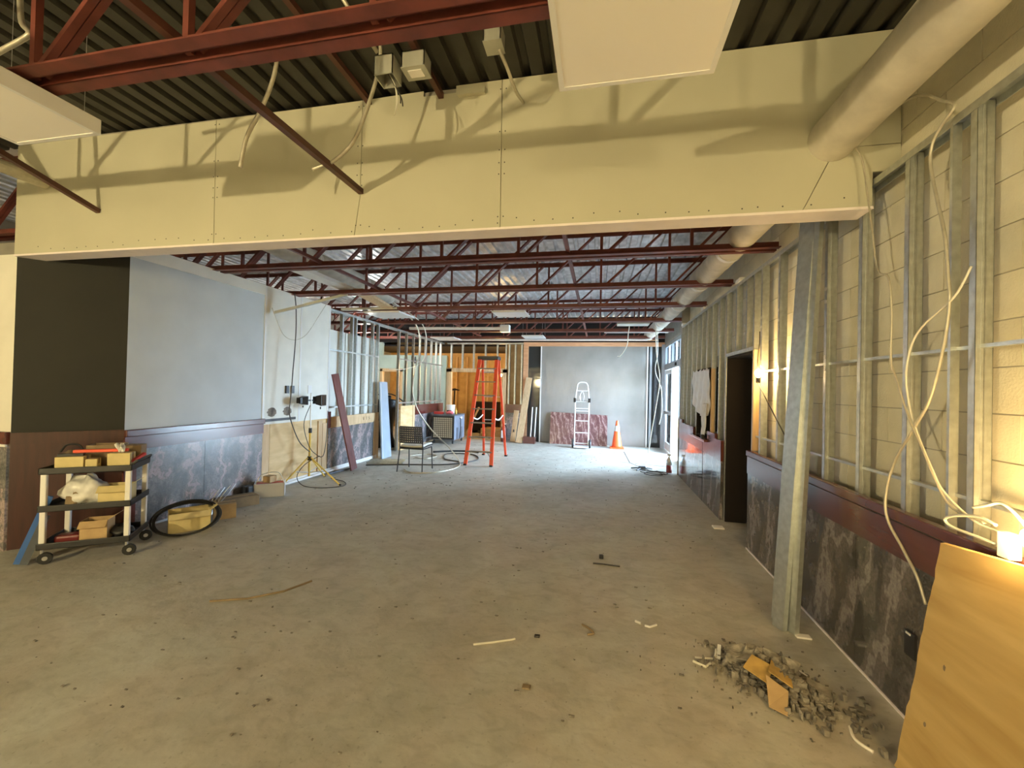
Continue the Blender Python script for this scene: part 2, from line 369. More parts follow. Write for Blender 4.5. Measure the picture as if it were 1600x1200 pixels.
hw = bpy.data.objects.new('window_2', None); C.objects.link(hw); hw.location = (1.7, 6.9, 1); hw['kind'] = 'structure'
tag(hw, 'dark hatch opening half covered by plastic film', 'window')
for a, b in (((1.575, W1-.022, .94), (1.90, W1, 1.98)), ((1.67, W0, .94), (1.90, W0+.02, 1.98)), ((1.575, W0, 1.955), (1.90, W1, 1.975)), ((1.575, W0, .936), (1.90, W1, .945))): MB().box(a, b).build('hatch_shade_board', 'dark', hw, world=True)  # added like the doorway's boards, hatch darkness put into the colour
# outer right for the area behind camera
MB().box((3.6, -5.2, 0), (3.7, 8.8, DECK+.05)).struct('wall_right_outer', 'dim', 'outer wall of the side room')

# ---- shopfront recess: return wall, bulkhead, frames, glass, door
SX = 1.82
MB().box((1.56, 8.66, 0), (SX+.1, 8.78, DECK)).struct('wall_right_return', 'dim', 'short return wall where the block wall ends')
mb = MB(); mb.box((SX, 8.78, 3.02), (SX+.12, 12.75, DECK+.05)); mb.box((SX, 8.78, 2.94), (SX+0.16, 12.7, 3.03))
mb.struct('wall_right_bulkhead', 'dim', 'grey bulkhead over the glazed shopfront')
wf = bpy.data.objects.new('window_1', None); C.objects.link(wf); wf.location = (SX, 10.6, 0); wf['kind'] = 'structure'
tag(wf, 'glazed shopfront with transom lights and bright daylight outside', 'window')
for y in (8.82, 9.5, 10.42, 11.48, 12.55): MB().box((SX+.01, y-.03, 0 if y != 9.5 else 2.36), (SX+.09, y+.03, 2.96)).build('mullion', 'alupaint', wf, world=True)
MB().box((SX+.01, 8.8, 2.86), (SX+.09, 12.6, 2.96)).build('head_frame', 'alupaint', wf, world=True)
MB().box((SX, 8.8, 2.22), (SX+.1, 12.6, 2.38)).build('transom_bar', 'alupaint', wf, world=True)
for a, b in ((8.85, 9.47), (9.53, 10.39), (10.45, 10.95), (10.99, 11.45), (11.51, 12.0), (12.04, 12.52)):
    MB().box((SX+.045, a, 2.38), (SX+.052, b, 2.86)).build('transom_pane', 'glass', wf, world=True)
for y in (10.97, 12.02): MB().box((SX+.02, y-.02, 2.38), (SX+.08, y+.02, 2.86)).build('glazing_bar', 'white', wf, world=True)
MB().box((SX+.045, 8.85, 0.1), (SX+.052, 10.39, 2.22)).build('side_pane', 'glass', wf, world=True)
MB().box((SX+.01, 8.85, 0.0), (SX+.09, 10.39, 0.1)).build('sill_rail', 'alupaint', wf, world=True)
b = MB().box((SX-.03, 10.72, 2.25), (SX, 10.86, 2.33)).build('door_sensor', 'black', wf, world=True)
dr = bpy.data.objects.new('door_1', None); C.objects.link(dr); dr.location = (SX+.05, 12.5, 0); dr['kind'] = 'structure'
tag(dr, 'narrow glass shopfront door leaf with push bar beside the open doorway', 'door')
mb = MB(); mb.box((SX+.02, 11.52, 0.02), (SX+.07, 11.60, 2.2)); mb.box((SX+.02, 12.42, 0.02), (SX+.07, 12.5, 2.2))
mb.box((SX+.02, 11.6, 0.02), (SX+.07, 12.42, 0.22)); mb.box((SX+.02, 11.6, 2.1), (SX+.07, 12.42, 2.2)); mb.build('door_frame', 'white', dr, world=True)
MB().box((SX+.042, 11.6, 0.22), (SX+.048, 12.42, 2.1)).build('door_pane', 'glass', dr, world=True)
MB().box((SX-.02, 11.55, 1.0), (SX+.02, 12.47, 1.08)).build('push_bar', 'alu', dr, world=True)
MB().box((SX-.04, 11.53, .42), (SX+.02, 11.58, .50)).build('door_latch', 'black', dr, world=True)
gd = MB().box((SX+.12, 4.0, -0.14), (40, 40, -0.06)).struct('ground', 'pave', 'sunlit pavement outside the shopfront')
mb = MB(); mb.box((SX+.2, 8.78, 0), (SX+.3, 8.8, 3.0))
MB().box((3.1, 12.2, -.06), (3.3, 14.5, 0.62)).solo('kerb_wall', 'yellow', 'low yellow wall outside the open shop door', 'wall')

# ---- far wall
FY = 12.62
wfar = bpy.data.objects.new('wall_far', None); C.objects.link(wfar); wfar.location = (0, FY, 0); wfar['kind'] = 'structure'
tag(wfar, 'far wall with plastic covered glazing and framed opening', 'wall')
MB().box((-2.28, FY, 2.90), (SX+.1, FY+.12, 3.02)).build('wood_beam', 'orangewood', wfar, world=True)
MB().box((-8.1, FY+.02, 3.02), (SX+.12, FY+.1, DECK)).build('upper_board', 'dark', wfar, world=True)
MB().box((-2.28, FY, 0), (-2.13, FY+.12, 2.90)).build('wood_post', 'orangewood', wfar, world=True)
MB().box((-2.13, FY+.05, 0), (-1.75, FY+.08, 2.90)).build('dark_pane', 'darkglass', wfar, world=True)
MB().box((1.37, FY+.05, 0), (SX+.1, FY+.08, 2.90)).build('dark_pane', 'darkglass', wfar, world=True)
MB().box((1.42, FY+.02, 0), (1.48, FY+.06, 2.90)).build('pane_frame', 'alupaint', wfar, world=True)
MB().box((1.74, FY-.02, 0), (SX+.06, FY+.06, 2.96)).build('corner_post', 'alupaint', wfar, world=True)
MB().box((-1.75, FY+.02, 0), (1.37, FY+.05, 2.90)).build('plastic_sheet', 'sheet', wfar, world=True)
for z in (0.006, 1.28): MB().box((-1.75, FY+.014, z), (1.37, FY+.024, z+.014)).build('sheet_batten', 'sheet', wfar, world=True)
for x in (-1.75, 1.34): MB().box((x, FY+.005, 0), (x+.035, FY+.03, 2.90)).build('sheet_edge', 'white', wfar, world=True)
MB().box((-8.1, FY, 0), (-6.98, FY+.1, 3.02)).build('green_drywall', 'green', wfar, world=True)
MB().box((-6.30, FY, 0), (-4.76, FY+.1, 2.6)).build('green_drywall', 'green', wfar, world=True)
MB().box((-6.98, FY, 2.12), (-6.30, FY+.1, 2.6)).build('green_drywall', 'green', wfar, world=True)
mb = MB(); mb.box((-7.04, FY-.03, 0), (-6.96, FY+.12, 2.14)); mb.box((-6.32, FY-.03, 0), (-6.24, FY+.12, 2.14)); mb.box((-7.04, FY-.03, 2.06), (-6.24, FY+.12, 2.16)); mb.build('pine_casing', 'lumber', wfar, world=True)
MB().box((-5.95, FY-.03, 2.33), (-5.8, FY, 2.55)).build('dark_vent', 'black', wfar, world=True)
# pine framing of the wide opening
for a, b in (((-4.74, FY-.02, 0), (-4.58, FY+.1, 2.18)), ((-2.92, FY-.02, 0), (-2.80, FY+.1, 2.18)), ((-4.74, FY-.02, 2.08), (-2.80, FY+.1, 2.2))):
    MB().box(a, b).build('pine_frame', 'lumber', wfar, world=True)
# short wainscot between the opening and the post
MB().box((-2.80, FY-.02, 0), (-2.28, FY+.06, 0.86)).build('marble_panel', 'marbleL', wfar, world=True)
MB().box((-2.80, FY-.04, 0.86), (-2.28, FY+.06, 1.12)).build('mahogany_rail', 'mahog', wfar, world=True)
MB().box((-2.80, FY+.09, 1.12), (-2.28, FY+.11, 2.95)).build('brown_board', 'osb', wfar, world=True)
# store room beyond: side walls and wall studs
mb = MB(); mb.box((-8.1, 15.3, 0), (-1.9, 15.4, DECK)); mb.box((-2.0, 12.74, 0), (-1.9, 15.3, DECK))
ws = mb.struct('wall_far_store', 'osb', 'brown board wall of the bulb lit store room')
for x in [-7.4+0.41*i for i in range(14)]: MB().box((x, 15.24, 0), (x+.045, 15.3, 2.75)).build('wall_stud', 'lumber', ws)
mb = MB().box((-8.1, 15.2, 2.2), (-2.0, 15.3, 2.24)); mb.build('wall_plate', 'dark', ws)
MB().box((-8.1, 12.74, 2.9), (-1.9, 15.4, 2.95)).struct('ceiling_store', 'dark', 'dark ceiling of the store room')

# ---- left partition
LX = -4.8
wl = bpy.data.objects.new('wall_left', None); C.objects.link(wl); wl.location = (LX, 6, 0); wl['kind'] = 'structure'
tag(wl, 'left partition of grey paint, cream drywall and plywood', 'wall')
A, B = (-5.30, 2.86), (LX, 3.45)
def slab2(name, m, p, q, z0, z1, t0, t1, par=wl):    # vertical slab between two plan points, thickness along left normal
    d = Vector((q[0]-p[0], q[1]-p[1], 0)).normalized(); n = Vector((d.y, -d.x, 0))
    P0 = Vector((p[0], p[1], 0))+n*t0; Q0 = Vector((q[0], q[1], 0))+n*t0; P1 = Vector((p[0], p[1], 0))+n*t1; Q1 = Vector((q[0], q[1], 0))+n*t1
    lo = [P0, Q0, Q1, P1]
    return MB().hexa([(v.x, v.y, z0) for v in lo]+[(v.x, v.y, z1) for v in lo]).build(name, m, par, world=True)
slab2('angled_drywall', 'darkpaint', A, B, 1.07, 3.0, -0.1, 0)
slab2('angled_wood_panel', 'darkwood', A, B, 0, 1.05, -0.1, 0.004)
slab2('angled_rail', 'darkwood', A, B, 0.97, 1.08, 0, 0.015)
MB().box((LX-.12, 3.45, 0), (LX, 5.25, 2.88)).build('grey_drywall', 'grey', wl, world=True)
MB().box((LX-.12, 3.2, 2.88), (LX+.012, 5.25, 3.02)).build('white_fascia', 'cream', wl, world=True)
MB().box((LX-.12, 5.25, 0.98), (LX+.004, 6.02, 3.02)).build('cream_drywall', 'cream', wl, world=True)
MB().box((LX-.12, 6.02, 0.98), (LX+.004, 6.76, 3.02)).build('cream_drywall', 'cream', wl, world=True)
for y in (5.25, 6.0, 6.74): MB().box((LX+.002, y, 0.98), (LX+.010, y+.035, 3.01)).build('corner_bead', 'white', wl, world=True)
MB().box((LX-.12, 5.25, 0), (LX-.02, 6.76, 0.98)).build('plywood_core', 'plyL', wl, world=True)
MB().box((LX-.02, 5.42, 0.02), (LX+.0, 6.5, 1.02)).build('plywood_panel', 'plyL', wl, world=True)
MB().box((LX-.02, 5.27, 0), (LX+.012, 5.40, 0.98)).build('pine_batten', 'lumber', wl, world=True)
MB().box((LX-.02, 6.52, 0), (LX+.012, 6.62, 0.95)).build('pine_batten', 'lumber', wl, world=True)
MB().box((LX-.02, 6.63, 0), (LX+.014, 6.76, 0.9)).build('pine_batten', 'lumber', wl, world=True)
MB().box((LX-.02, 6.40, 0.98), (LX+.002, 6.55, 1.06)).build('dark_block', 'mahog', wl, world=True)
MB().box((LX-.01, 6.78, 0.8), (LX+.01, 6.86, 1.1)).build('dark_block', 'mahog', wl, world=True)
# scorched patches and boxes on the drywall
MB().box((LX+.003, 5.30, 1.02), (LX+.007, 5.95, 1.06)).build('dark_seam', 'wire', wl, world=True)
scorch = mat('scorched_smudge', (0.20, 0.17, 0.14), 0.9, var=0.4, scale=12)
for y in (5.36, 5.68):
    mb = MB(); n = 18; c = (LX+.006, y+.08, 1.16)
    mb.v = [c]+[(LX+.0055, c[1]+.09*math.cos(6.283*i/n)*(1+.15*math.sin(3*i)), c[2]+.07*math.sin(6.283*i/n)) for i in range(n)]; mb.f = [(0, 1+i, 1+(i+1) % n) for i in range(n)]; mb.build('smudge', scorch, wl, world=True)
for y, m in ((5.70, 'black'), (5.82, 'darkgrey')): MB().box((LX+.0, y, 1.44), (LX+.03, y+.055, 1.56)).build('outlet_box', m, wl, world=True)
MB().box((LX+.0, 6.22, 1.43), (LX+.012, 6.31, 1.57)).build('switch_plate', 'white', wl, world=True)
# mahogany rail and marble below the grey paint
MB().box((LX, 3.46, 0.03), (LX+.018, 4.35, 0.86)).build('marble_panel', 'marbleL', wl, world=True)
MB().box((LX, 4.354, 0.03), (LX+.018, 5.26, 0.86)).build('marble_panel', 'marbleL', wl, world=True)
MB().box((LX, 3.44, 0.86), (LX+.026, 5.27, 1.0)).build('mahogany_rail', 'mahog', wl, world=True)
bevel(MB().box((LX, 3.44, 1.0), (LX+.045, 5.28, 1.075)).build('rail_cap', 'mahog', wl, world=True), .008)
MB().box((LX, 3.44, 0), (LX+.026, 3.56, .86)).build('mahogany_stile', 'mahog', wl, world=True)
MB().box((-4.80, 5.27, 0), (-4.78, 8.5, 0.07)).struct('baseboard_left', 'white', 'scuffed white base strip along the plywood wainscot')
# boarding behind the first run of studs
MB().box((-5.0, 6.76, 0), (-4.92, 8.6, 2.62)).build('cream_backing', 'cream', wl, world=True)
for a, b in ((7.42, 7.44), (8.0, 8.02)): MB().box((-4.93, a, 1), (-4.915, b, 2.62)).build('backing_seam', 'dim', wl, world=True)
# wainscot under the first studs
MB().box((LX-.1, 6.78, 0), (LX-.01, 8.6, 0.97)).build('plywood_core', 'plyL', wl, world=True)
MB().box((LX-.01, 6.80, 0.03), (LX+.008, 8.36, 0.80)).build('marble_panel', 'marbleL', wl, world=True)
MB().box((LX-.01, 6.88, 0.81), (LX+.012, 8.56, 1.0)).build('pine_rail', 'lumber', wl, world=True)
MB().box((LX-.01, 8.37, 0), (LX+.012, 8.58, .81)).build('pine_stile', 'lumber', wl, world=True)
for i, (y, z, s) in enumerate(((7.95, .9, 0), (8.06, .9, 1), (8.16, .9, 2))):    # pencil marks "VIS"
    mb = MB(); xx = LX+.0125
    if s == 0: mb.bar((xx, y-.025, z+.04), (xx, y, z-.03), .001, .008, (1, 0, 0)); mb.bar((xx, y+.025, z+.04), (xx, y, z-.03), .001, .008, (1, 0, 0))
    elif s == 1: mb.bar((xx, y, z+.04), (xx, y, z-.03), .001, .008, (1, 0, 0))
    else:
        for p, q in (((y+.02, z+.035), (y-.02, z+.025)), ((y-.02, z+.025), (y+.02, z-.01)), ((y+.02, z-.01), (y-.02, z-.03))): mb.bar((xx, p[0], p[1]), (xx, q[0], q[1]), .001, .008, (1, 0, 0))
    mb.build('pencil_mark', 'wire', wl, world=True)
# wainscot after the doorway
MB().box((LX-.1, 9.6, 0), (LX-.01, 12.5, 1.0)).build('plywood_core', 'plyL', wl, world=True)
MB().box((LX-.01, 9.62, 0), (LX+.01, 10.3, 1.1)).build('plywood_panel', 'plyL', wl, world=True)
MB().box((LX-.01, 10.3, 0), (LX+.02, 10.42, 1.1)).build('pine_stile', 'lumber', wl, world=True)
MB().box((LX-.01, 10.45, 0.03), (LX+.012, 12.45, 0.84)).build('marble_panel', 'marbleL', wl, world=True)
MB().box((LX-.01, 10.45, 0.84), (LX+.03, 12.45, 1.1)).build('mahogany_rail', 'mahog', wl, world=True)
# near stub wall left of the opening
sw = MB().box((-8.1, 2.86, 0), (-5.3, 2.98, 2.735)).struct('wall_left_stub', 'cream', 'cream stub wall at the left edge of the wide opening')
MB().box((-8.1, 2.838, 0), (-5.302, 2.86, 0.98)).build('wainscot_panel', 'marbleL', sw)
MB().box((-8.1, 2.83, 0.98), (-5.302, 2.86, 1.09)).build('wainscot_rail', 'mahog', sw)
MB().box((-8.1, 2.826, 0.955), (-5.302, 2.85, 0.975)).build('white_strip', 'white', sw)
MB().box((-8.1, 3.1, 2.735), (-5.4, 3.2, 2.95)).build('plenum_ledge', 'dim', sw)

# ---- drywall header across the opening, sheets as pieces
HY, HB, HT = 2.84, 2.725, 3.765
hd = MB(); hd.box((-5.3, HY+.016, HB), (1.55, HY+.15, HT-.01)); hd.box((1.55, HY+.016, 2.93), (BX, HY+.15, HT-.01))
hd = hd.struct('wall_front_header', 'dim', 'bare drywall header spanning above the wide opening')
def prism(pts, y0, y1):
    mb = MB(); n = len(pts)
    mb.v = [(x, y0, z) for x, z in pts]+[(x, y1, z) for x, z in pts]
    mb.f = [tuple(range(n)), tuple(range(2*n-1, n-1, -1))]+[(i, i+n, (i+1) % n+n, (i+1) % n) for i in range(n)]; return mb
g = .0025
for pts in ([(-5.3, HB), (-3.1-g, HB), (-3.11-g, HT-.03), (-5.3, HT-.035)],
            [(-3.1+g, HB), (-1.83-g, HB), (-1.79-g, 3.02), (-1.79-g, HT-.02), (-3.11+g, HT-.03)],
            [(-1.83+g, HB), (-.70-g, HB), (-.71-g, HT), (-1.05, HT), (-1.05, HT-.05), (-1.30, HT-.05), (-1.3, HT-.01), (-1.79+g, HT-.02), (-1.79+g, 3.02)],
            [(-.70+g, HB), (1.19-g, HB), (1.36-g, 3.09), (BX-.003, 3.09), (BX-.003, HT), (-.71+g, HT)],
            [(1.19+g, HB), (1.555, HB), (1.555, 2.93), (BX-.003, 2.93), (BX-.003, 3.086), (1.36+g, 3.086)]):
    prism(pts, HY, HY+.015).build('drywall_sheet', 'drywall', hd)
MB().box((-5.3, HY-.004, HB-.016), (1.56, HY+.16, HB)).build('soffit_edge', 'soffit', hd)
mb = MB()
for i in range(46):
    x = -5.0+i*.142+random.uniform(-.03, .03); z = HB+random.choice((.03, .035, .06)); mb.box((x-.004, HY-.001, z-.004), (x+.004, HY, z+.004))
for x in (-3.1, -1.80, -.70):
    for s in (-.02, .02):
        for z in (2.8, 3.1, 3.18, 3.27, 3.4, 3.7): mb.box((x+s-.004, HY-.001, z-.004), (x+s+.004, HY, z+.004))
o = mb.build('screw_heads', 'wire', hd); o['kind'] = 'stuff'
MB().box((-1.03, HY-.03, HT-.09), (-.83, HY+.01, HT-.05)).build('drywall_scrap', 'drywall', hd)

# ================================================================== ROOF STEEL
JX0, JX1, JB = -8.1, 1.66, 3.0
def make_joist():
    t = thing('roof_joist', 'x', 'joist', ((JX0+JX1)/2, 0, JB), 0, 'open web roof joists')
    x0, x1 = JX0-t.location.x, JX1-t.location.x; top = DECK-JB
    for s in (-1, 1):
        mb = MB(); mb.box((x0, s*.022, 0), (x1, s*.088, .008)); mb.box((x0, s*.022, 0), (x1, s*.029, .07)); mb.build('bottom_chord', 'joist', t)
        mb = MB(); mb.box((x0, s*.014, top-.008), (x1, s*.062, top-.002)); mb.box((x0, s*.014, top-.055), (x1, s*.020, top-.002)); mb.build('top_chord', 'joist', t)
    x = x0+.13
    while x < x1-.2:
        MB().bar((x, 0, .02), (x, 0, top-.02), .03, .03).build('web_post', 'joist', t)
        e = min(x+.80, x1-.05)
        for s in (-1, 1): MB().bar((x+.05, s*.017, .03), (e, s*.017, top-.03), .024, .03, (0, 1, 0)).build('web_diagonal', 'joist', t)
        x += .885
    return t
j0 = make_joist()
names = ['nearest roof joist, directly in front of the drywall header', 'roof joist buried behind the drywall header',
         'first roof joist beyond the drywall header', 'second roof joist beyond the drywall header', 'third roof joist beyond the drywall header',
         'fourth roof joist beyond the drywall header', 'fifth roof joist beyond the drywall header', 'last roof joist, nearest the plastic covered far wall']
for i, (y, nm) in enumerate(zip((1.475, 3.08, 4.47, 5.86, 7.22, 8.75, 10.2, 11.5), names)):
    o = j0 if i == 0 else copy_tree(j0); o.location.y = y; o['label'] = nm
for i, (x, y0, y1, z0, z1, lb) in enumerate(((-1.78, -.5, 2.835, 3.035, 3.05, 'brown bridging bar sloping low across the header front'),
        (-4.31, 1.2, 2.835, 3.52, 3.06, 'thin brown bridging bar at the far left of the header'),
        (-1.16, 1.55, 2.835, 3.70, 3.70, 'dark bridging bar at the header top beside the junction boxes'),
        (-1.73, 1.55, 2.835, 3.72, 3.72, 'dark bridging bar at the header top left of the junction boxes'),
        (-3.3, 3.1, 11.5, 3.06, 3.06, 'long bridging bar over the far room, left side'), (-.35, 3.1, 11.5, 3.06, 3.06, 'long bridging bar over the far room, middle'),
        )):
    MB().bar((x, y0, z0), (x, y1, z1), .038, .038).solo('bridging_bar', 'joist' if i > 3 else 'pipe', lb, 'bar', 'joist bridging bars')

# ---- ducts and pipes
def duct(name, pts, r, m, label, cat='duct', bands=(), ring='duct'):
    t = thing(name, label, cat, pts[0]); mb = MB(); P = []; R = []
    for a, b in zip(pts[:-1], pts[1:]):
        n = max(2, int((Vector(b)-Vector(a)).length/.16))
        for k in range(n): P.append(Vector(a).lerp(Vector(b), k/n)); R.append(r*random.uniform(.965, 1.03))
    P.append(Vector(pts[-1])); R.append(r)
    mb.tube(P, R, 20).build('duct_run', m, t, smooth=True, world=True)
    for y in bands:
        k = min(P, key=lambda p: abs(p.y-y)); d = Vector((0, 1, 0))
        MB().tube([k-d*.03, k+d*.03], r*1.06, 20).build('duct_band', ring, t, world=True)
    return t
duct('round_duct', [(1.35, -2.0, 3.15), (1.34, 3.0, 3.14), (1.33, 6, 3.14), (1.30, 11.9, 3.13)], .135, 'duct', 'pale wrapped round duct running along the right side under the deck', bands=(3.6, 4.9, 6.1, 7.7, 9.6), ring='white')
duct('round_duct', [(-4.05, 3.2, 3.38), (-4.1, 7.6, 3.36)], .15, 'duct', 'pale wrapped round duct between the joists on the left side', bands=(4.2, 5.4, 6.6), ring='white')
MB().tube([(-4.99, 1.2, 3.40), (-4.93, 2.835, 3.355)], .055, 14).solo('conduit_pipe', 'conduit', 'grey pipe end poking at the header top left', 'pipe')
MB().box((-4.02, 4.6, 3.08), (-3.80, 6.05, 3.13)).solo('ceiling_channel', 'white', 'wide white channel hanging along the left joists', 'channel')
MB().hexa([(-3.86, 5.9, 3.06), (-3.62, 5.9, 3.06), (-3.86, 8.0, 3.0), (-4.05, 8.0, 3.0), (-3.86, 5.9, 3.10), (-3.62, 5.9, 3.10), (-3.86, 8.0, 3.04), (-4.05, 8.0, 3.04)]).solo('ceiling_plank', 'lumber', 'pale timber plank lying across the left joists', 'plank')
def uchan(mb, p, q, w=.09, h=.035):
    p = Vector(p); q = Vector(q); mb.bar(p, q, w, .004)
    d = (q-p).normalized(); a = d.cross(Vector((0, 0, 1))).normalized()
    for s in (-1, 1): mb.bar(p+a*s*w/2+Vector((0, 0, h/2)), q+a*s*w/2+Vector((0, 0, h/2)), .004, h)
    return mb
mb = MB(); uchan(mb, (-4.72, 5.35, 2.62), (-4.42, 5.62, 2.78)); uchan(mb, (-4.42, 5.62, 2.78), (-3.76, 6.0, 3.06)); mb.solo('bent_channel', 'box', 'bent grey metal channel hanging down by the cream drywall', 'channel')
mb = MB(); uchan(mb, (-4.72, 7.0, 2.98), (-3.7, 7.2, 3.02)); mb.solo('ceiling_channel', 'box', 'short grey channel lying above the left studs', 'channel')
for (a, b, r, m, lb) in (((-4.6, 11.75, 2.99), (1.25, 11.75, 2.99), .022, 'white', 'white conduit above the far beam'), ((-4.6, 12.35, 3.05), (1.6, 12.35, 3.05), .02, 'orangewood', 'reddish pipe along the top of the far beam'),
        ((-4.6, 9.6, 3.02), (-2.3, 9.7, 3.02), .035, 'white', 'white pipe ending at a box near the ladder'), ((.1, 10.6, 3.04), (1.6, 10.6, 3.04), .018, 'alu', 'thin grey conduit crossing under the right duct')):
    MB().tube([a, b], r, 10).solo('ceiling_pipe', m, lb, 'pipe')
bevel(MB().box((-2.32, 9.62, 2.93), (-2.1, 9.8, 3.1)).solo('ceiling_box', 'white', 'white box at the end of a ceiling pipe above the ladder', 'box'), .01)
bevel(MB().box((.35, 9.0, 3.0), (1.0, 9.35, 3.08)).solo('ceiling_fixture', 'box', 'grey fixture strip beside the far end of the right duct', 'fixture'), .01)

# ---- flat light panels
def panel(x0, x1, y0, y1, z, t, label, m='panel', tilt=0):
    o = thing('light_panel', label, 'light panel', ((x0+x1)/2, (y0+y1)/2, z), 0, 'flat ceiling light panels')
    w, d = (x1-x0)/2, (y1-y0)/2
    bevel(MB().box((-w, -d, .004), (w, d, t)).build('housing', 'white', o), .004)
    mb = MB(); e = .022
    mb.box((-w, -d, 0), (w, -d+e, .006)); mb.box((-w, d-e, 0), (w, d, .006)); mb.box((-w, -d+e, 0), (-w+e, d-e, .006)); mb.box((w-e, -d+e, 0), (w, d-e, .006)); mb.build('frame', 'white', o)
    MB().box((-w+e, -d+e, .003), (w-e, d-e, .0045)).build('diffuser', m, o)
    for sx in (-1, 1):
        for sy in (-1, 1): MB().tube([(sx*w*.9, sy*d*.9, t), (sx*w*.9, sy*d*.9, DECK-z)], .0015, 4).build('hanger_wire', 'alu', o)
    return o
panel(-.20, .44, 1.13, 1.86, 2.93, .05, 'cream light panel hanging unlit at the top centre, before the header')
panel(-3.22, -2.63, 0.55, 1.73, 2.9, .08, 'cream light panel hanging unlit at the top left corner')
panel(-4.35, -3.62, 7.1, 7.75, 2.95, .03, 'white light panel hung over the left stud frame', 'white')
panel(-4.65, -3.95, 11.0, 11.7, 2.96, .03, 'white light panel at the far left corner of the ceiling', 'white')
panel(-1.95, -1.33, 7.4, 7.95, 2.98, .03, 'white light panel between the joists above the ladder', 'white')
panel(-1.98, -1.42, 10.6, 11.2, 2.95, .03, 'white light panel before the plastic covered far wall', 'white')

# ---- junction boxes and cables of the near ceiling
def jbox(c, s, label, m='box', open_=False):
    t = thing('junction_box', label, 'junction box', c); x, y, z = s
    mb = MB(); k = .006
    mb.box((-x, -y, z*2-k), (x, y, z*2))
    for a, b in (((-x, -y, 0), (-x+k, y, 2*z)), ((x-k, -y, 0), (x, y, 2*z)), ((-x, -y, 0), (x, -y+k, 2*z)), ((-x, y-k, 0), (x, y, 2*z))): mb.box(a, b)
    mb.build('body', m, t)
    if not open_: MB().box((-x-.004, -y-.004, -.004), (x+.004, y+.004, 0)).build('cover_plate', m, t)
    return t
def cable(pts, r, m, label, cat='cable', group=None, seg=7, sm=6, name='cable'):
    return MB().tube(pts, r, seg, smooth=sm).solo(name, m, label, cat, group, smooth=True)
t = jbox((-1.33, 2.38, 3.50), (.062, .062, .06), 'open steel junction box dangling wires above the header', open_=True)
for k, (dx, dz) in enumerate(((.03, -.18), (.06, -.15), (.02, -.22), (.075, -.17))):
    MB().tube([(.0, 0, .05), (.05, .0, -.04), (.05+dx*.6, 0, dz*.7), (.03+dx, 0, dz)], .004, 5, smooth=5).build('wire', 'wire' if k % 2 else 'cable', t)
t = jbox((-1.16, 2.42, 3.56), (.075, .055, .05), 'steel box with a pale label plate beside the open box')
MB().box((-.045, -.03, -.008), (.045, .03, -.0045)).build('label_plate', 'panel', t)
t = jbox((-.645, 2.36, 3.60), (.052, .052, .05), 'steel junction box hanging alone near the light panel')
cable([(-.66, 2.2, 3.76), (-.655, 2.3, 3.70)], .012, 'conduit', 'short conduit feeding the lone junction box from the deck', sm=0)
cable([(-.62, 2.38, 3.60), (-.59, 2.45, 3.55), (-.56, 2.6, 3.5), (-.55, 2.8, 3.56)], .011, 'conduit', 'short cable curling from the lone junction box to the header')
cable([(-1.45, 2.0, 3.76), (-1.36, 2.3, 3.62)], .013, 'conduit', 'short conduit feeding the open junction box from the deck', sm=0)
cable([(-2.03, 2.2, 3.78), (-1.98, 2.2, 3.60), (-2.01, 2.2, 3.44), (-2.09, 2.2, 3.27), (-2.18, 2.2, 3.12), (-2.22, 2.2, 2.94)], .012, 'conduit', 'loose flexible conduit hanging before the header, left one')
cable([(-1.4, 2.40, 3.75), (-1.43, 2.45, 3.69), (-1.46, 2.45, 3.55), (-1.53, 2.45, 3.35), (-1.61, 2.45, 3.18), (-1.73, 2.45, 3.08), (-1.82, 2.45, 3.05), (-1.90, 2.45, 3.03)], .012, 'conduit', 'loose flexible conduit curving down from the open junction box')
cable([(-3.02, 1.6, 3.72), (-3.0, 1.6, 3.47), (-2.94, 1.6, 3.39), (-2.99, 1.6, 3.36), (-3.14, 1.6, 3.32), (-3.4, 1.65, 3.32)], .013, 'conduit', 'kinked conduit at the top left corner above the light panel')

# ================================================================== STEEL STUD FRAMING
def stud_mesh(h, w=.034, d=.064, ax='x', m='galv'):   # C section, open toward +y; depth along x
    mb = MB(); k = .0016
    mb.box((0, 0, 0), (d, k, h)); mb.box((0, 0, 0), (k, w, h)); mb.box((d-k, 0, 0), (d, w, h)); mb.box((0, w-k, 0), (.008, w, h)); mb.box((d-.008, w-k, 0), (d, w, h))
    mb.box((.020, -.0012, 0), (.034, 0, h)); mb.box((d-.034, -.0012, 0), (d-.020, 0, h))   # pressed ribs
    me = mb.mesh('stud', M[m])
    if ax == 'y': me.transform(Matrix.Rotation(math.radians(-90), 4, 'Z')); 
    return me
def add(me, name, loc, parent):
    o = bpy.data.objects.new(name, me); C.objects.link(o); o.parent = parent; o.location = Vector(loc)-parent.location; return o
RX = 1.565
sf = thing('stud_wall', 'galvanized steel stud frame standing along the right block wall', 'stud wall', (RX, 4.5, 0))
s29 = stud_mesh(2.88); sup = stud_mesh(.80)
for y in (1.36, 1.76, 2.15, 2.55, 2.95, 3.35, 3.75, 4.15, 4.56, 4.77, 5.74, 6.05, 6.42, 7.36, 7.72, 8.1, 8.42, 8.62): add(s29, 'stud', (RX, y, 0), sf)
for y in (5.0, 5.35): add(sup, 'cripple_stud', (RX, y, 2.08), sf)
for y in (6.72, 7.05): add(stud_mesh(.92), 'cripple_stud', (RX, y, 1.96), sf)
mb = MB(); mb.box((RX-.003, -.5, 2.885), (RX+.068, 8.66, 2.888)); mb.box((RX-.004, -.5, 2.85), (RX-.001, 8.66, 2.888)); mb.box((RX+.065, -.5, 2.85), (RX+.068, 8.66, 2.888)); mb.build('top_track', 'galv', sf, world=True)
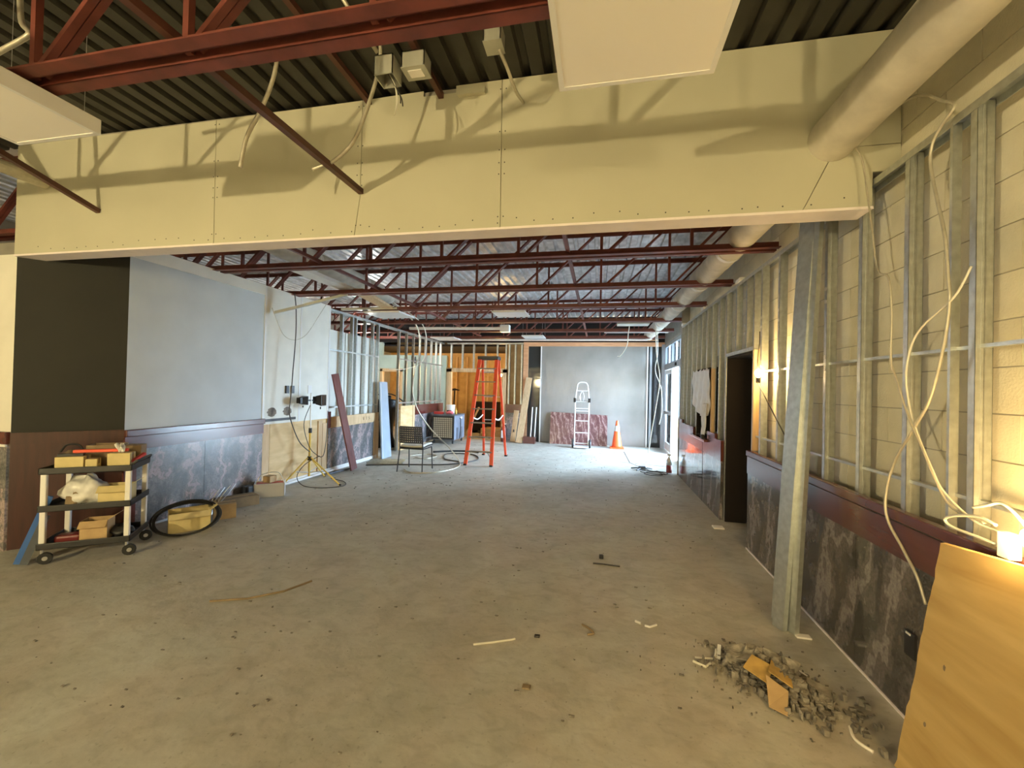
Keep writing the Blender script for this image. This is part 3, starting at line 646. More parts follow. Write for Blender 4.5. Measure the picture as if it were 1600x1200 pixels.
mb = MB(); mb.box((RX-.003, 4.78, 2.06), (RX+.094, 5.76, 2.063)); mb.box((RX-.004, 4.78, 2.06), (RX-.001, 5.76, 2.10)); mb.build('door_head_track', 'galv', sf, world=True)
for z in (1.82, 1.16): MB().box((RX+.018, .9, z), (RX+.046, 4.78, z+.016)).build('bridging_channel', 'galv', sf, world=True)
screw = MB().tube([(-.003, 0, 0), (0, 0, 0)], .014, 8).mesh('punch_hole', M['white'])
for y in (3.35, 3.75, 4.15, 4.56, 5.05, 5.4, 6.05):
    for z in ((1.875, 1.79, 2.36, 2.27) if y not in (5.05, 5.4) else (2.36, 2.27)): add(screw, 'clip_screw', (RX-.0005, y+.016, z), sf)
# white fittings on top of the track
for i, y in enumerate((3.05, 5.2, 6.9, 8.5)): MB().box((RX-.02, y, 2.89), (RX+.05, y+.16, 2.93)).build('track_clip', 'white', sf, world=True)

sl = thing('stud_wall', 'galvanized steel stud frame along the left partition with doorway gap', 'stud wall', (-4.9, 9.5, 0))
s20 = stud_mesh(2.0); s30 = stud_mesh(2.98)
for y in (6.80, 7.21, 7.55, 7.68, 8.02, 8.33): add(s20, 'stud', (-4.9, y, .98), sl)
for y in (8.56, 9.56): add(s30, 'jamb_stud', (-4.9, y, 0), sl)
for y in (9.98, 10.39, 10.80, 11.21, 11.62, 12.0, 12.36): add(s20, 'stud', (-4.9, y, 1.0), sl)
mb = MB(); mb.box((-4.903, 6.76, 2.98), (-4.805, 12.55, 2.983)); mb.box((-4.81, 6.76, 2.94), (-4.805, 12.55, 2.983)); mb.box((-4.905, 6.76, 2.94), (-4.902, 12.55, 2.983)); mb.build('top_track', 'galv', sl, world=True)
for y0, y1, z in ((6.8, 8.58, 2.22), (6.8, 8.58, 1.16), (9.56, 12.5, 1.16), (9.56, 12.5, 2.25)): MB().box((-4.85, y0, z), (-4.83, y1, z+.03)).build('bridging_channel', 'galv', sl, world=True)

sfar = thing('stud_wall', 'steel studs over the wide opening in the far wall', 'stud wall', (-3.5, FY, 0))
sy = stud_mesh(.80, .04, .09, 'y'); syf = stud_mesh(1.83, .04, .09, 'y')
for x in (-4.62, -4.25, -3.88, -3.5, -3.12, -2.84): add(sy, 'stud', (x, FY+.07, 2.18), sfar)
for x in (-2.74, -2.55, -2.35): add(syf, 'stud', (x, FY+.07, 1.12), sfar)
MB().box((-4.74, FY-.02, 2.96), (-2.28, FY+.08, 3.0)).build('top_track', 'galv', sfar, world=True)

# ================================================================== RIGHT WAINSCOT
WX = 1.53
wn = thing('wainscot', 'dark polished marble wainscot with mahogany rail under the near studs', 'wainscot', (WX, 2.5, 0))
for a, b in ((-1.0, 1.1), (1.104, 2.9), (2.904, 4.78)): MB().box((WX, a, 0), (WX+.03, b, .78)).build('marble_panel', 'marble', wn, world=True)
MB().box((WX-.008, -1.0, .78), (WX+.03, 4.78, .955)).build('mahogany_rail', 'mahog', wn, world=True)
MB().box((WX-.006, -1.0, .955), (WX+.03, 4.78, .962)).build('shadow_groove', 'dark', wn, world=True)
bevel(MB().box((WX-.022, -1.0, .962), (WX+.03, 4.78, 1.02)).build('rail_cap', 'mahog', wn, world=True), .008)
MB().box((WX-.012, 2.40, .33), (WX, 2.47, .45)).build('outlet_box', 'black', wn, world=True)
MB().box((WX-.016, 2.425, .435), (WX-.011, 2.455, .445)).build('outlet_tab', 'white', wn, world=True)
MB().box((WX-.008, -1.0, 0), (WX, 4.78, .012)).build('floor_bead', 'soffit', wn, world=True)
wn2 = thing('wainscot', 'glossy reddish marble wainscot below the hatch with plastic film', 'wainscot', (WX, 7.2, 0))
for a, b, h in ((5.76, 6.05, 1.0), (6.054, 6.45, 1.06), (6.454, 6.70, .90), (6.724, 7.36, .90), (7.364, 8.3, 1.04), (8.304, 8.66, 1.1)):
    MB().box((WX, a, 0), (WX+.03, b, .74)).build('marble_panel', 'marble', wn2, world=True)
    MB().box((WX-.004, a, .74), (WX+.03, b, h)).build('mahogany_rail', 'mahog', wn2, world=True)
MB().box((WX-.001, 6.70, 0), (WX+.02, 6.724, .9)).build('dark_joint', 'dark', wn2, world=True)
bevel(MB().box((WX-.05, 6.43, .90), (WX+.03, 7.38, .935)).build('hatch_sill', 'mahog', wn2, world=True), .006)
MB().box((WX-.01, 8.64, 0), (WX+.04, 8.67, 1.1)).build('end_trim', 'dim', wn2, world=True)
# timber side posts of the doorway and hatch
MB().box((1.56, 4.74, 1.02), (1.66, 4.775, 2.06)).solo('timber_jamb', 'lumber', 'pine jamb of the dark doorway beside the lit bulb', 'jamb')
MB().box((1.555, 6.36, .95), (1.60, 6.42, 1.95)).solo('timber_jamb', 'lumber', 'pine jamb beside the plastic film in the hatch', 'jamb')
# plastic film hanging in the hatch
def film(u, v):
    y = 7.50-1.10*u; z = 1.95-.50*v-.12*math.sin(u*3.0)*v+.012*math.sin(u*31)*(1-v)-.14*u*v
    x = 1.535-.010*math.sin(u*26+v*6)*(.35+v)-.006*math.sin(u*9-v*13)
    return (x, y, z)
pf = thing('plastic_film', 'white plastic film draped over the hatch in the right wall', 'plastic film', (1.53, 6.9, 1.0))
o = MB().sheet(90, 30, film).build('film_sheet', 'film', pf, smooth=True, world=True); solid(o, .002)
def tail(u, v):
    y = 6.72-.28*u*(1-.3*v)+.10*v; z = 1.45-.50*v
    return (1.522-.012*math.sin(u*14+v*5), y, z)
o = MB().sheet(12, 12, tail).build('film_tail', 'film', pf, smooth=True, world=True); solid(o, .002)
bevel(MB().box((1.46, 6.50, .936), (1.50, 6.56, 1.0)).solo('tape_roll', 'black', 'small black object on the hatch sill end', 'tape'), .008)

# steel studs leaning as a bundle against the right frame
bs = thing('stud_bundle', 'bundle of loose steel studs leaning against the right frame', 'stud bundle', (1.27, 3.24, 0))
for k, (dx, dy, tx, ty, L) in enumerate(((0, .06, 0, .03, 3.0), (.045, .0, .02, -.03, 3.02), (-.03, -.04, -.015, -.07, 2.98), (.03, -.07, .0, -.11, 3.0))):
    p = Vector((1.26+dx, 3.25+dy, .004)); q = Vector((1.47+tx, 3.43+ty, 2.96)); d = (q-p).normalized()
    a = d.cross(Vector((1, .4, 0)).normalized()).normalized(); b = a.cross(d)
    mb = MB(); e = p+d*L; w = .045; f = .034
    def strip(c, u, lu, v, lv): 
        pts = [c-u*lu/2-v*lv/2, c+u*lu/2-v*lv/2, c+u*lu/2+v*lv/2, c-u*lu/2+v*lv/2]
        mb.hexa([x for x in pts]+[x+d*L for x in pts])
    strip(p, a, .09, b, .002); strip(p+a*w+b*f/2, a, .002, b, f); strip(p-a*w+b*f/2, a, .002, b, f); strip(p+a*(w-.006)+b*f, a, .012, b, .002); strip(p-a*(w-.006)+b*f, a, .012, b, .002)
    mn = min(v[2] for v in mb.v); mb.v = [(x, y, z-mn) for x, y, z in mb.v]
    mb.build('loose_stud', 'galv', bs, world=True)
# plywood sheet in the right foreground
mb = MB(); n = 26; L = []
for i in range(n+1):
    t = i/n; L.append(Vector((1.44, 2.13, .985)).lerp(Vector((1.29, 2.145, .002)), t)+Vector((0, random.uniform(-.006, .006), 0)))
Rr = [Vector((1.44, 1.10, 1.115)).lerp(Vector((1.29, 1.10, .002)), i/n) for i in range(n+1)]
for i in range(n+1):
    for p in (L[i], Rr[i]): mb.v += [tuple(p), tuple(p+Vector((.018, 0, .003)))]
for i in range(n):
    a, b = 4*i, 4*(i+1); mb.f += [(a, b, b+2, a+2), (a+1, a+3, b+3, b+1), (a, a+1, b+1, b), (a+2, b+2, b+3, a+3)]
mb.f += [(0, 2, 3, 1), (4*n, 4*n+1, 4*n+3, 4*n+2)]
pw = thing('plywood_sheet', 'worn plywood sheet with knots leaning at the lower right corner', 'plywood', (1.36, 1.6, 0))
mb.build('board', 'ply', pw, world=True)
for y, z in ((1.86, .90), (1.80, .93), (1.98, .66), (2.0, .53), (1.90, .63), (1.86, .41), (2.04, .27), (1.93, .13), (1.98, .78)):
    x = 1.29+.15*z/.985-.0015; m2 = MB(); r = random.uniform(.006, .012)
    m2.v = [(x, y, z)]+[(x+.15/.985*r*1.3*math.sin(i*.785), y+r*math.cos(i*.785), z+r*1.3*math.sin(i*.785)) for i in range(8)]; m2.f = [(0, 1+i, 1+(i+1) % 8) for i in range(8)]
    m2.build('knot', 'carddark', pw, world=True)

# ---- cables on the right wall
cable([(1.40, 2.75, 3.02), (1.44, 2.62, 3.09), (1.50, 2.55, 3.13), (1.52, 2.42, 3.10), (1.53, 2.3, 2.99), (1.515, 2.2, 2.90), (1.505, 2.25, 2.85), (1.5, 2.3, 2.79), (1.5, 2.31, 2.69), (1.5, 2.27, 2.52), (1.5, 2.22, 2.32), (1.5, 2.2, 2.14), (1.5, 2.19, 2.03), (1.5, 2.22, 1.84), (1.5, 2.29, 1.61), (1.5, 2.38, 1.47), (1.5, 2.52, 1.28), (1.49, 2.57, 1.1), (1.485, 2.55, .97), (1.49, 2.44, .85), (1.50, 2.36, .75), (1.51, 2.32, .64)], .0068, 'conduit', 'armoured cable looping from the duct down past the mahogany rail')
cable([(1.41, 2.79, 3.10), (1.46, 2.77, 2.98), (1.48, 2.75, 2.77), (1.48, 2.7, 2.54), (1.48, 2.65, 2.3), (1.48, 2.56, 2.23), (1.48, 2.53, 2.04), (1.48, 2.53, 1.8), (1.48, 2.49, 1.7), (1.48, 2.4, 1.51), (1.48, 2.31, 1.37), (1.48, 2.23, 1.24), (1.48, 2.14, 1.14), (1.48, 1.98, 1.12)], .005, 'conduit', 'thin wavy wire hanging from the duct to the foreground bulb')
cable([(1.52, 2.11, 2.16), (1.5, 2.17, 2.04), (1.5, 2.35, 1.94), (1.5, 2.43, 1.83), (1.5, 2.45, 1.67), (1.5, 2.39, 1.47), (1.5, 2.28, 1.28), (1.5, 2.21, 1.19), (1.5, 2.06, 1.11), (1.5, 1.95, 1.1)], .0048, 'cable', 'pale cable crossing the studs to the foreground bulb')
cable([(1.47, 1.92, 1.13), (1.47, 1.99, 1.14), (1.47, 2.08, 1.12), (1.47, 2.15, 1.09), (1.47, 2.15, 1.07), (1.47, 2.11, 1.06), (1.47, 2.02, 1.06), (1.47, 1.92, 1.06)], .006, 'cable', 'pale cable loop lying on the mahogany rail')
cable([(1.5, 2.06, 1.16), (1.5, 1.99, 1.19), (1.5, 1.94, 1.21), (1.5, 1.89, 1.19), (1.5, 1.83, 1.14)], .006, 'cable', 'pale cable arching beside the foreground bulb')
MB().box((RX-.006, 2.27, .99), (RX+.03, 2.285, 2.86)).build('edge_strip', 'galv', sf, world=True)
bevel(MB().box((1.46, 1.855, 1.022), (1.50, 1.905, 1.115)).solo('cable_clamp', 'panel', 'small pale block on the rail by the foreground bulb', 'block'), .004)

# ---- bare bulbs
def bulb(c, label, r=.032, up=1, m='bulb'):
    t = thing('bare_bulb', label, 'bulb', c, 0, 'temporary work bulbs')
    mb = MB(); mb.lathe((0, 0, 0), [(.012, -r*.2-.0), (r*.75, r*.35*1), (r, r*1.1), (r*.85, r*1.75), (r*.4, r*2.2), (.002, r*2.3)] if up > 0 else [(.002, -r*2.3), (r*.4, -r*2.2), (r*.85, -r*1.75), (r, -r*1.1), (r*.75, -r*.35), (.012, r*.2)], 14)
    mb.build('glass_bulb', m, t, smooth=True)
    MB().lathe((0, 0, 0), [(.018, -.06*up), (.02, -.045*up), (.02, -.008*up)] if up > 0 else [(.02, .008), (.02, .045), (.018, .06)], 12).build('socket', 'black', t)
    return t
bulb((1.44, 1.745, 1.10), 'glaring bare bulb on the rail at the right edge')
bulb((1.50, 4.44, 1.77), 'glowing bare bulb on the studs beside the dark doorway')
bulb((-3.2, 13.6, 2.0), 'glowing bare bulb in the store room behind the ladder', m='bulb_store')
bulb((-6.6, 14.0, 1.98), 'bare bulb in the store room behind the green wall', m='bulb_store')
bulb((-4.0, -3.0, 2.1), 'strong bare bulb behind the viewer on the left', .042, -1, 'bulb_key')
bulb((1.0, -4.0, 2.3), 'added soft fill globe behind the viewer on the right', .2, -1, 'fill_soft')  # out-of-view fill lamp added, made large to soften its shadows
cable([(1.0, -4.0, 2.35), (1.0, -4.0, 3.77)], .006, 'wire', 'cord of the added fill globe behind the viewer', sm=0)
bulb((-6.3, 10.4, 2.75), 'added hidden bulb brightening the green walled side room', .035, -1, 'fill_side')  # unseen lamp added to brighten the green wall
cable([(-6.3, 10.4, 2.80), (-6.3, 10.4, 3.77)], .006, 'wire', 'cord of the added side room bulb', sm=0)
cable([(-4.0, -3.0, 2.16), (-4.0, -3.0, 3.77)], .006, 'wire', 'cord of the bare bulb behind the viewer', sm=0)
cable([(1.52, 4.48, 2.21), (1.5, 4.42, 2.1), (1.5, 4.46, 1.95), (1.5, 4.445, 1.72)], .005, 'wire', 'black cord hanging above the bulb on the studs')
cable([(1.49, 4.43, 1.72), (1.48, 4.21, 1.58), (1.48, 3.99, 1.42), (1.48, 3.73, 1.23), (1.495, 3.60, 1.03)], .005, 'wire', 'black cord slanting down from the bulb on the studs')

# ================================================================== OBJECTS
RZ = math.atan2(.33, .45)
def at(loc, rz, p):   # local point of a rotated frame to world
    c, s = math.cos(rz), math.sin(rz); return (loc[0]+c*p[0]-s*p[1], loc[1]+s*p[0]+c*p[1], loc[2]+p[2])
# ---- utility cart
CL = (-4.63, 2.72, 0.0)
ct = thing('utility_cart', 'three shelf utility cart with white posts and black trays', 'cart', CL, RZ)
for x in (.0, .56):
    for y in (0, .40):
        p = MB(); p.box((x-.02, y-.018, .13), (x+.02, y+.018, .80)); bevel(p.build('post', 'white', ct), .006)
        MB().tube([(x, y, .13), (x, y, .07)], .012, 8).build('caster_stem', 'alu', ct)
        w = MB().wheel((x+.02, y, .052), (-.3, 1, 0), .05, .03).build('wheel', 'rubber', ct)
        MB().wheel((x+.02, y, .052), (-.3, 1, 0), .02, .036, 10).build('wheel_hub', 'alu', w)
for z in (.13, .45, .77):
    t = MB(); x0, x1, y0, y1 = -.03, .59, -.03, .43
    t.box((x0, y0, z), (x1, y1, z+.012))
    for a, b in (((x0, y0, z), (x1, y0+.012, z+.055)), ((x0, y1-.012, z), (x1, y1, z+.055)), ((x0, y0, z), (x0+.012, y1, z+.055)), ((x1-.012, y0, z), (x1, y1, z+.055))): t.box(a, b)
    bevel(t.build('tray', 'black', ct), .005)
MB().tube([(.58, .02, .82), (.605, .02, .85), (.605, .38, .85), (.58, .38, .82)], .012, 8).build('handle', 'black', ct)
def carton(loc, size, rz, m, label, flaps=True, open_=True, name='carton', h0=.004):
    t = thing(name, label, 'box', loc, rz); x, y, z = size[0]/2, size[1]/2, size[2]; k = h0
    if open_:
        mb = MB(); mb.box((-x, -y, 0), (x, y, k))
        for a, b in (((-x, -y, 0), (-x+k, y, z)), ((x-k, -y, 0), (x, y, z)), ((-x, -y, 0), (x, -y+k, z)), ((-x, y-k, 0), (x, y, z))): mb.box(a, b)
        mb.build('body', m, t)
        if flaps:
            f = MB(); f.hexa([(-x, -y, z), (x, -y, z), (x, -y-.05, z-.05), (-x, -y-.05, z-.05), (-x, -y+k, z+.002), (x, -y+k, z+.002), (x, -y-.046, z-.046), (-x, -y-.046, z-.046)]); f.build('flap', m, t)
            f = MB(); f.hexa([(x, -y, z), (x, y, z), (x+.06, y, z+.04), (x+.06, -y, z+.04), (x-k, -y, z+.003), (x-k, y, z+.003), (x+.06, y, z+.044), (x+.06, -y, z+.044)]); f.build('flap', m, t)
    else:
        bevel(MB().box((-x, -y, 0), (x, y, z)).build('body', m, t), .003)
        MB().box((-x-.0008, -.018, z*.55), (x+.0008, .018, z+.0008)).build('tape', 'carddark', t)
    return t
def on(p, dz=0): return at(CL, RZ, p)
T1, T2, T3 = .782, .462, .142
carton(on((.14, .10, T1)), (.19, .14, .125), RZ, 'cardy', 'ochre carton at the front left of the cart top', open_=False)
carton(on((.29, .06, T1)), (.08, .08, .10), RZ, 'cardy', 'small pale carton in the middle of the cart top', open_=False)
carton(on((.48, .08, T1)), (.16, .13, .145), RZ, 'cardy', 'yellow tissue carton at the right end of the cart top', open_=False)
mb = MB()
for k in range(3):
    a = k*1.1; mb.sheet(5, 5, lambda u, v: (.48+.05*(u-.5)*(1+v*.4)*math.cos(a)-.02*v, .08+.05*(u-.5)*math.sin(a)+.012*math.sin(v*6+u*5), T1+.146+.075*v+.012*math.sin(u*8)))
mb.v = [on(p) for p in mb.v]; o = mb.solo('tissue', 'white', 'crumpled white tissue sticking out of the yellow carton', 'tissue', smooth=True); solid(o, .001)
carton(on((.305, .30, T1)), (.25, .18, .20), RZ, 'carddark', 'brown carton standing at the back of the cart top', flaps=False)
carton(on((.515, .28, T1)), (.13, .14, .19), RZ, 'carddark', 'grey brown carton at the back right of the cart top', open_=False)
mb = MB(); mb.box((-.19, -.022, 0), (.19, .022, .026)); o = mb.build('orange_level', 'orange'); o.location = on((.32, .13, T1+.148)); o.rotation_euler = (0, 0, RZ); bevel(o, .004); tag(o, 'orange bar lying across the boxes on the cart top', 'level')
t = thing('tool_bag', 'dark lumpy tool bag on the left of the cart top', 'bag', on((.06, .28, T1)), RZ)
def blob(c, r, seed, sq=(1, 1, 1), n=16, m=10, amp=.16):
    rnd = random.Random(seed); ph = [rnd.uniform(0, 6.28) for _ in range(6)]
    def fn(u, v):
        th = u*2*math.pi; f = v*math.pi; k = 1+amp*(math.sin(3*th+ph[0]+2*f)+.7*math.sin(5*th+ph[1]-3*f)+.6*math.sin(7*f+ph[2]+th))/1.6
        z = -math.cos(f); return (c[0]+r*k*sq[0]*math.sin(f)*math.cos(th), c[1]+r*k*sq[1]*math.sin(f)*math.sin(th), c[2]+max(z, -.62)*r*k*sq[2] if z < 0 else c[2]+r*k*sq[2]*z)
    return MB().sheet(n, m, fn)
blob((0, 0, .07), .09, 3, (1, .8, .9)).build('bag_body', 'carddark', t, smooth=True)
MB().tube([(-.08, 0, .14), (-.04, .0, .20), (.04, .0, .20), (.08, 0, .14)], .009, 7, smooth=4).build('bag_handle', 'black', t)
mb = MB(); mb.bar(on((.05, .07, T1+.138)), on((.22, .075, T1+.138)), .03, .022); mb.solo('black_tool', 'black', 'black tool handle lying over the cart boxes', 'tool')
mb = MB(); mb.bar(on((.56, .05, T1+.06)), on((.63, .14, T1+.12)), .035, .02); mb.solo('red_tool', 'red', 'red handled tool at the right end of the cart top', 'tool')
o = blob(on((.21, .17, T2+.10)), .15, 5, (1.25, .9, .95), 26, 16, .2).solo('plastic_bag', 'bag', 'crumpled clear plastic bag on the middle cart shelf', 'bag', smooth=True)
carton(on((.45, .11, T2)), (.22, .16, .17), RZ, 'cardy', 'open yellow carton on the middle cart shelf')
o = blob(on((.16, .07, T2+.05)), .07, 9, (1.1, .6, 1.0), 16, 10, .25).solo('tool_pouch', 'carddark', 'dark tool pouch before the plastic bag on the middle shelf', 'pouch', smooth=True)
carton(on((.31, .13, T3)), (.19, .16, .18), RZ, 'card', 'open cardboard carton on the bottom cart shelf')
bevel(MB().box((-.09, -.06, 0), (.09, .06, .07)).solo('red_case', 'darkred', 'dark red case on the bottom cart shelf', 'case'), .02)
rc = bpy.data.objects['red_case']; rc.location = on((.13, .12, T3)); rc.rotation_euler = (0, 0, RZ)
o = blob(on((.47, .16, T3+.045)), .075, 12, (1.3, 1, .7), 18, 10, .25).solo('black_tool_bag', 'black', 'black tool bag on the right of the bottom cart shelf', 'bag', smooth=True)
for k, (b, tp, m) in enumerate((((-4.80, 2.66), (-4.70, 2.80, .56), 'blue'), ((-4.745, 2.67), (-4.68, 2.77, .40), 'darkgrey'))):
    MB().bar((*b, .012), tp, .034, .05).solo('leaning_tool', m, ('blue bar leaning on the left end of the cart', 'dark bar leaning on the left end of the cart')[k], 'tool', 'tools leaning on the cart')

# ---- floor items along the left wall
t = carton((-4.33, 3.78, 0), (.36, .26, .20), math.radians(52), 'cardy', 'open yellow carton ringed by the black cable coil')
carton((-4.30, 4.19, 0), (.22, .18, .17), math.radians(50), 'card', 'small carton just behind the black cable coil', open_=False)
mb = MB()
for k in range(6):
    r = .285+random.uniform(-.012, .012); pts = []; ox, oy = random.uniform(-.015, .015), random.uniform(-.015, .015); ph = random.uniform(-.1, .1)
    for i in range(40):
        a = 2*math.pi*i/40; q = Vector((r*1.0*math.cos(a), 0, r*.98*(1+math.sin(a))))
        q = Matrix.Rotation(math.radians(-52+k*2.5), 4, 'X') @ q; q = Matrix.Rotation(math.radians(38), 4, 'Z') @ q
        pts.append((-4.16+q.x+ox, 3.56+q.y+oy, .012+max(0, q.z)*.62))
    mb.tube(pts, .009, 6, closed=True)
mb.solo('cable_coil', 'rubber', 'big black cable coil hung round the yellow carton on the floor', 'cable coil', smooth=True)
t = thing('wire_scraps', 'pale wire offcuts sticking up by the dark flat box', 'wire', (-4.55, 4.25, 0))
for k in range(5): MB().tube([(random.uniform(-.05, .05), random.uniform(-.05, .05), 0.004), (.03*k-.05, .02*k, .15), (.05*k-.1, .12+.03*k, .24+.02*k)], .006, 5, smooth=4).build('wire_end', 'cable' if k % 2 else 'alu', t)
t = thing('flat_box', 'dark brown flat box lying by the streaked marble wall', 'box', (-4.55, 4.62, 0), math.radians(62))
bevel(MB().box((-.22, -.12, 0), (.22, .12, .12)).build('body', 'carddark', t), .004); MB().box((-.221, -.015, .121), (.221, .015, .1225)).build('tape', 'card', t)
t = thing('dark_parcel', 'dark shape tucked between the flat box and the wall', 'parcel', (-4.69, 4.93, 0), 0)
bevel(MB().box((-.06, -.06, 0), (.06, .06, .18)).build('body', 'black', t), .02); MB().box((-.02, -.062, 0), (.02, .062, .182)).build('strap', 'darkgrey', t)
t = thing('tool_tub', 'white rectangular tub with red contents on the floor', 'tub', (-4.55, 5.17, 0), math.radians(38))
mb = MB(); h = .19
for a, b in (((-.19, -.12), (-.17, .12)), ((.17, -.12), (.19, .12)), ((-.19, -.12), (.19, -.10)), ((-.19, .10), (.19, .12))): mb.box((*a, 0), (*b, h))
mb.box((-.19, -.12, 0), (.19, .12, .01)); bevel(mb.build('body', 'white', t), .008)
MB().box((-.168, -.098, .012), (.168, .098, .175)).build('contents', 'red', t)
MB().tube([(-.17, 0, .18), (-.1, 0, .30), (.1, 0, .32), (.17, 0, .18)], .006, 6, smooth=5).build('handle', 'cable', t)
bevel(MB().box((-4.62, 5.11, .19), (-4.5, 5.24, .28)).solo('brown_packet', 'card', 'brown packet standing in the white tub', 'packet'), .005)

# ---- tripod work light
TP = Vector((-4.58, 6.03, 0))
tl = thing('tripod_work_light', 'yellow tripod stand with twin black floodlights and cords', 'work light', TP)
MB().tube([(0, 0, .10), (0, 0, .85)], .017, 10).build('lower_pole', 'yellow', tl); MB().tube([(0, 0, .85), (0, 0, 1.45)], .011, 10).build('upper_pole', 'alu', tl)
MB().tube([(0, 0, .80), (0, 0, .88)], .026, 10).build('collar', 'black', tl); MB().tube([(0, 0, .36), (0, 0, .42)], .03, 10).build('collar', 'black', tl)
for a, rr in ((-1.9, .46), (-.1, .60), (1.62, .42)):
    e = (rr*math.cos(a), rr*math.sin(a), .016)
    lg = MB().tube([(.03*math.cos(a), .03*math.sin(a), .40), e], .012, 8).build('leg', 'yellow', tl); MB().tube([e, (e[0]*1.04, e[1]*1.04, .012)], .016, 8).build('foot', 'rubber', lg)
    MB().tube([(0, 0, .16), (e[0]*.5, e[1]*.5, .205)], .007, 6).build('brace', 'alu', tl)
MB().bar((-.05, -.18, 1.33), (.05, .22, 1.33), .025, .025).build('cross_bar', 'black', tl)
for k, (cx, cy, s, rz) in enumerate(((-.03, -.15, .075, 1.3), (.05, .17, .10, .25))):
    hd_ = MB(); c = Vector((cx, cy, 1.33)); u = Vector((math.cos(rz), math.sin(rz), 0)); v = Vector((-u.y, u.x, 0)); zz = Vector((0, 0, 1)); q = []
    for d, sc in ((-.05, .72), (.05, 1.0)):
        for (i, j) in ((-1, -1), (1, -1), (1, 1), (-1, 1)): q.append(c+u*d*s/.09+v*i*s*sc+zz*j*s*sc*.95)
    hd_.hexa(q); o = hd_.build('flood_head', 'black', tl); bevel(o, .008)
    gq = [c+u*(.052*s/.09)+v*i*s*.82+zz*j*s*.78 for i, j in ((-1, -1), (1, -1), (1, 1), (-1, 1))]
    g2 = MB(); g2.hexa(gq+[p+u*.002 for p in gq]); g2.build('glass_front', 'darkglass', o)
    fins = MB()
    for n in range(5): fins.bar(c-u*.075*s/.09+v*(n-2)*s*.3-zz*s*.6, c-u*.075*s/.09+v*(n-2)*s*.3+zz*s*.6, .006, .04, tuple(u))
    fins.build('cooling_fins', 'black', o); fins = None
    MB().tube([c-zz*s*1.1, c-zz*s*1.5], .01, 6).build('bracket', 'black', tl)
cable([(-4.55, 5.97, 1.25), (-4.60, 5.9, .95), (-4.56, 5.98, .6), (-4.5, 6.08, .45), (-4.42, 6.15, .42), (-4.44, 6.25, .7), (-4.46, 6.3, 1.15)], .006, 'wire', 'black cord looped between the twin floodlights')
cable([(-4.46, 6.12, .42), (-4.6, 5.95, .30), (-4.66, 5.85, .12), (-4.45, 5.75, .01), (-4.1, 5.75, .008), (-3.9, 5.95, .008), (-4.05, 6.2, .008), (-4.4, 6.35, .008)], .006, 'wire', 'black cord curling round the tripod feet on the floor')
cable([(-4.66, 5.68, 3.0), (-4.62, 5.67, 2.78), (-4.6, 5.66, 2.48), (-4.6, 5.65, 2.18), (-4.6, 5.62, 1.79), (-4.6, 5.6, 1.49), (-4.6, 5.57, 1.2), (-4.6, 5.62, 1.0), (-4.6, 5.81, .68), (-4.56, 6.0, .50)], .008, 'wire', 'black cable hanging from the ceiling to the tripod stand')
cable([(-4.72, 5.3, 2.7), (-4.70, 5.5, 2.35), (-4.70, 5.75, 2.28), (-4.68, 6.0, 2.4), (-4.6, 6.2, 2.75), (-4.5, 6.3, 3.02)], .005, 'conduit', 'thin wire sagging in front of the cream drywall')

# ---- leaning plank, panel, floor channels
mb = MB(); a, b = Vector((-4.46, 7.12, .003)), Vector((-4.775, 6.92, 1.78)); mb.bar(a, b, .19, .028, (1, .0, .2)); mn = min(p[2] for p in mb.v); mb.v = [(x, y, z-mn+.001) for x, y, z in mb.v]
mb.solo('mahogany_board', 'mahogz', 'dark red board leaning against the left studs', 'board')
t = thing('blue_board', 'pale blue grey panel leaning in front of the left doorway jamb', 'panel', (-4.68, 8.6, 0))
mb = MB().hexa([(-4.60, 8.36, 0.002), (-4.57, 8.36, .002), (-4.57, 8.78, .002), (-4.60, 8.78, .002), (-4.76, 8.46, 1.68), (-4.73, 8.46, 1.68), (-4.73, 8.80, 1.68), (-4.76, 8.80, 1.68)]); mb.build('board', 'bluepanel', t, world=True)
MB().bar((-4.569, 8.40, .03), (-4.725, 8.50, 1.65), .012, .004, (1, 0, 0)).build('edge_fold', 'white', t, world=True)
for k, (p, q) in enumerate((((-4.62, 7.85, .02), (-3.9, 7.95, .02)), ((-4.7, 8.1, .02), (-4.0, 8.3, .02)))): uc = MB(); uchan(uc, Vector(p)-Vector((0, 0, .017)), Vector(q)-Vector((0, 0, .017))); uc.solo('floor_channel', 'galv', ('steel channel lying on the floor left of the chair', 'steel channel lying on the floor by the blue panel')[k], 'channel', 'loose channels')
mb = MB(); mb.tube([(-4.745, 5.5, .03), (-4.745, 6.9, .03)], .022, 8); mb.solo('white_pipe', 'white', 'white pipe lying along the foot of the plywood wall', 'pipe')
mb = MB(); mb.tube([(-4.62, 6.6, .022), (-4.55, 7.3, .022)], .018, 8); mb.solo('black_pipe', 'darkgrey', 'dark pipe lying by the foot of the leaning board', 'pipe')

# ---- black heap in left doorway
t = thing('black_sheeting', 'black sheet draped inside the left doorway', 'sheeting', (-5.35, 9.9, 0))  # black sheet filling the doorway's black lower part
def heap(u, v):
    h = 1.35*(1-.25*abs(u-.55))
    return (-.35+.75*u-.12*math.sin(v*3.14)+.03*math.sin(u*23), .12*math.sin(u*17+v*4)-.1*v, .005+h*v)
o = MB().sheet(30, 16, heap).build('draped_sheet', 'black', t, smooth=True); solid(o, .004)
MB().tube([(-.35, .1, 1.35), (.1, .1, 1.38), (.45, .08, 1.2)], .015, 6, smooth=4).build('support_rail', 'black', t)
for x in (-.33, .43): MB().tube([(x, .12, 0), (x, .12, 1.32 if x < 0 else 1.2)], .015, 6).build('support_leg', 'black', t)

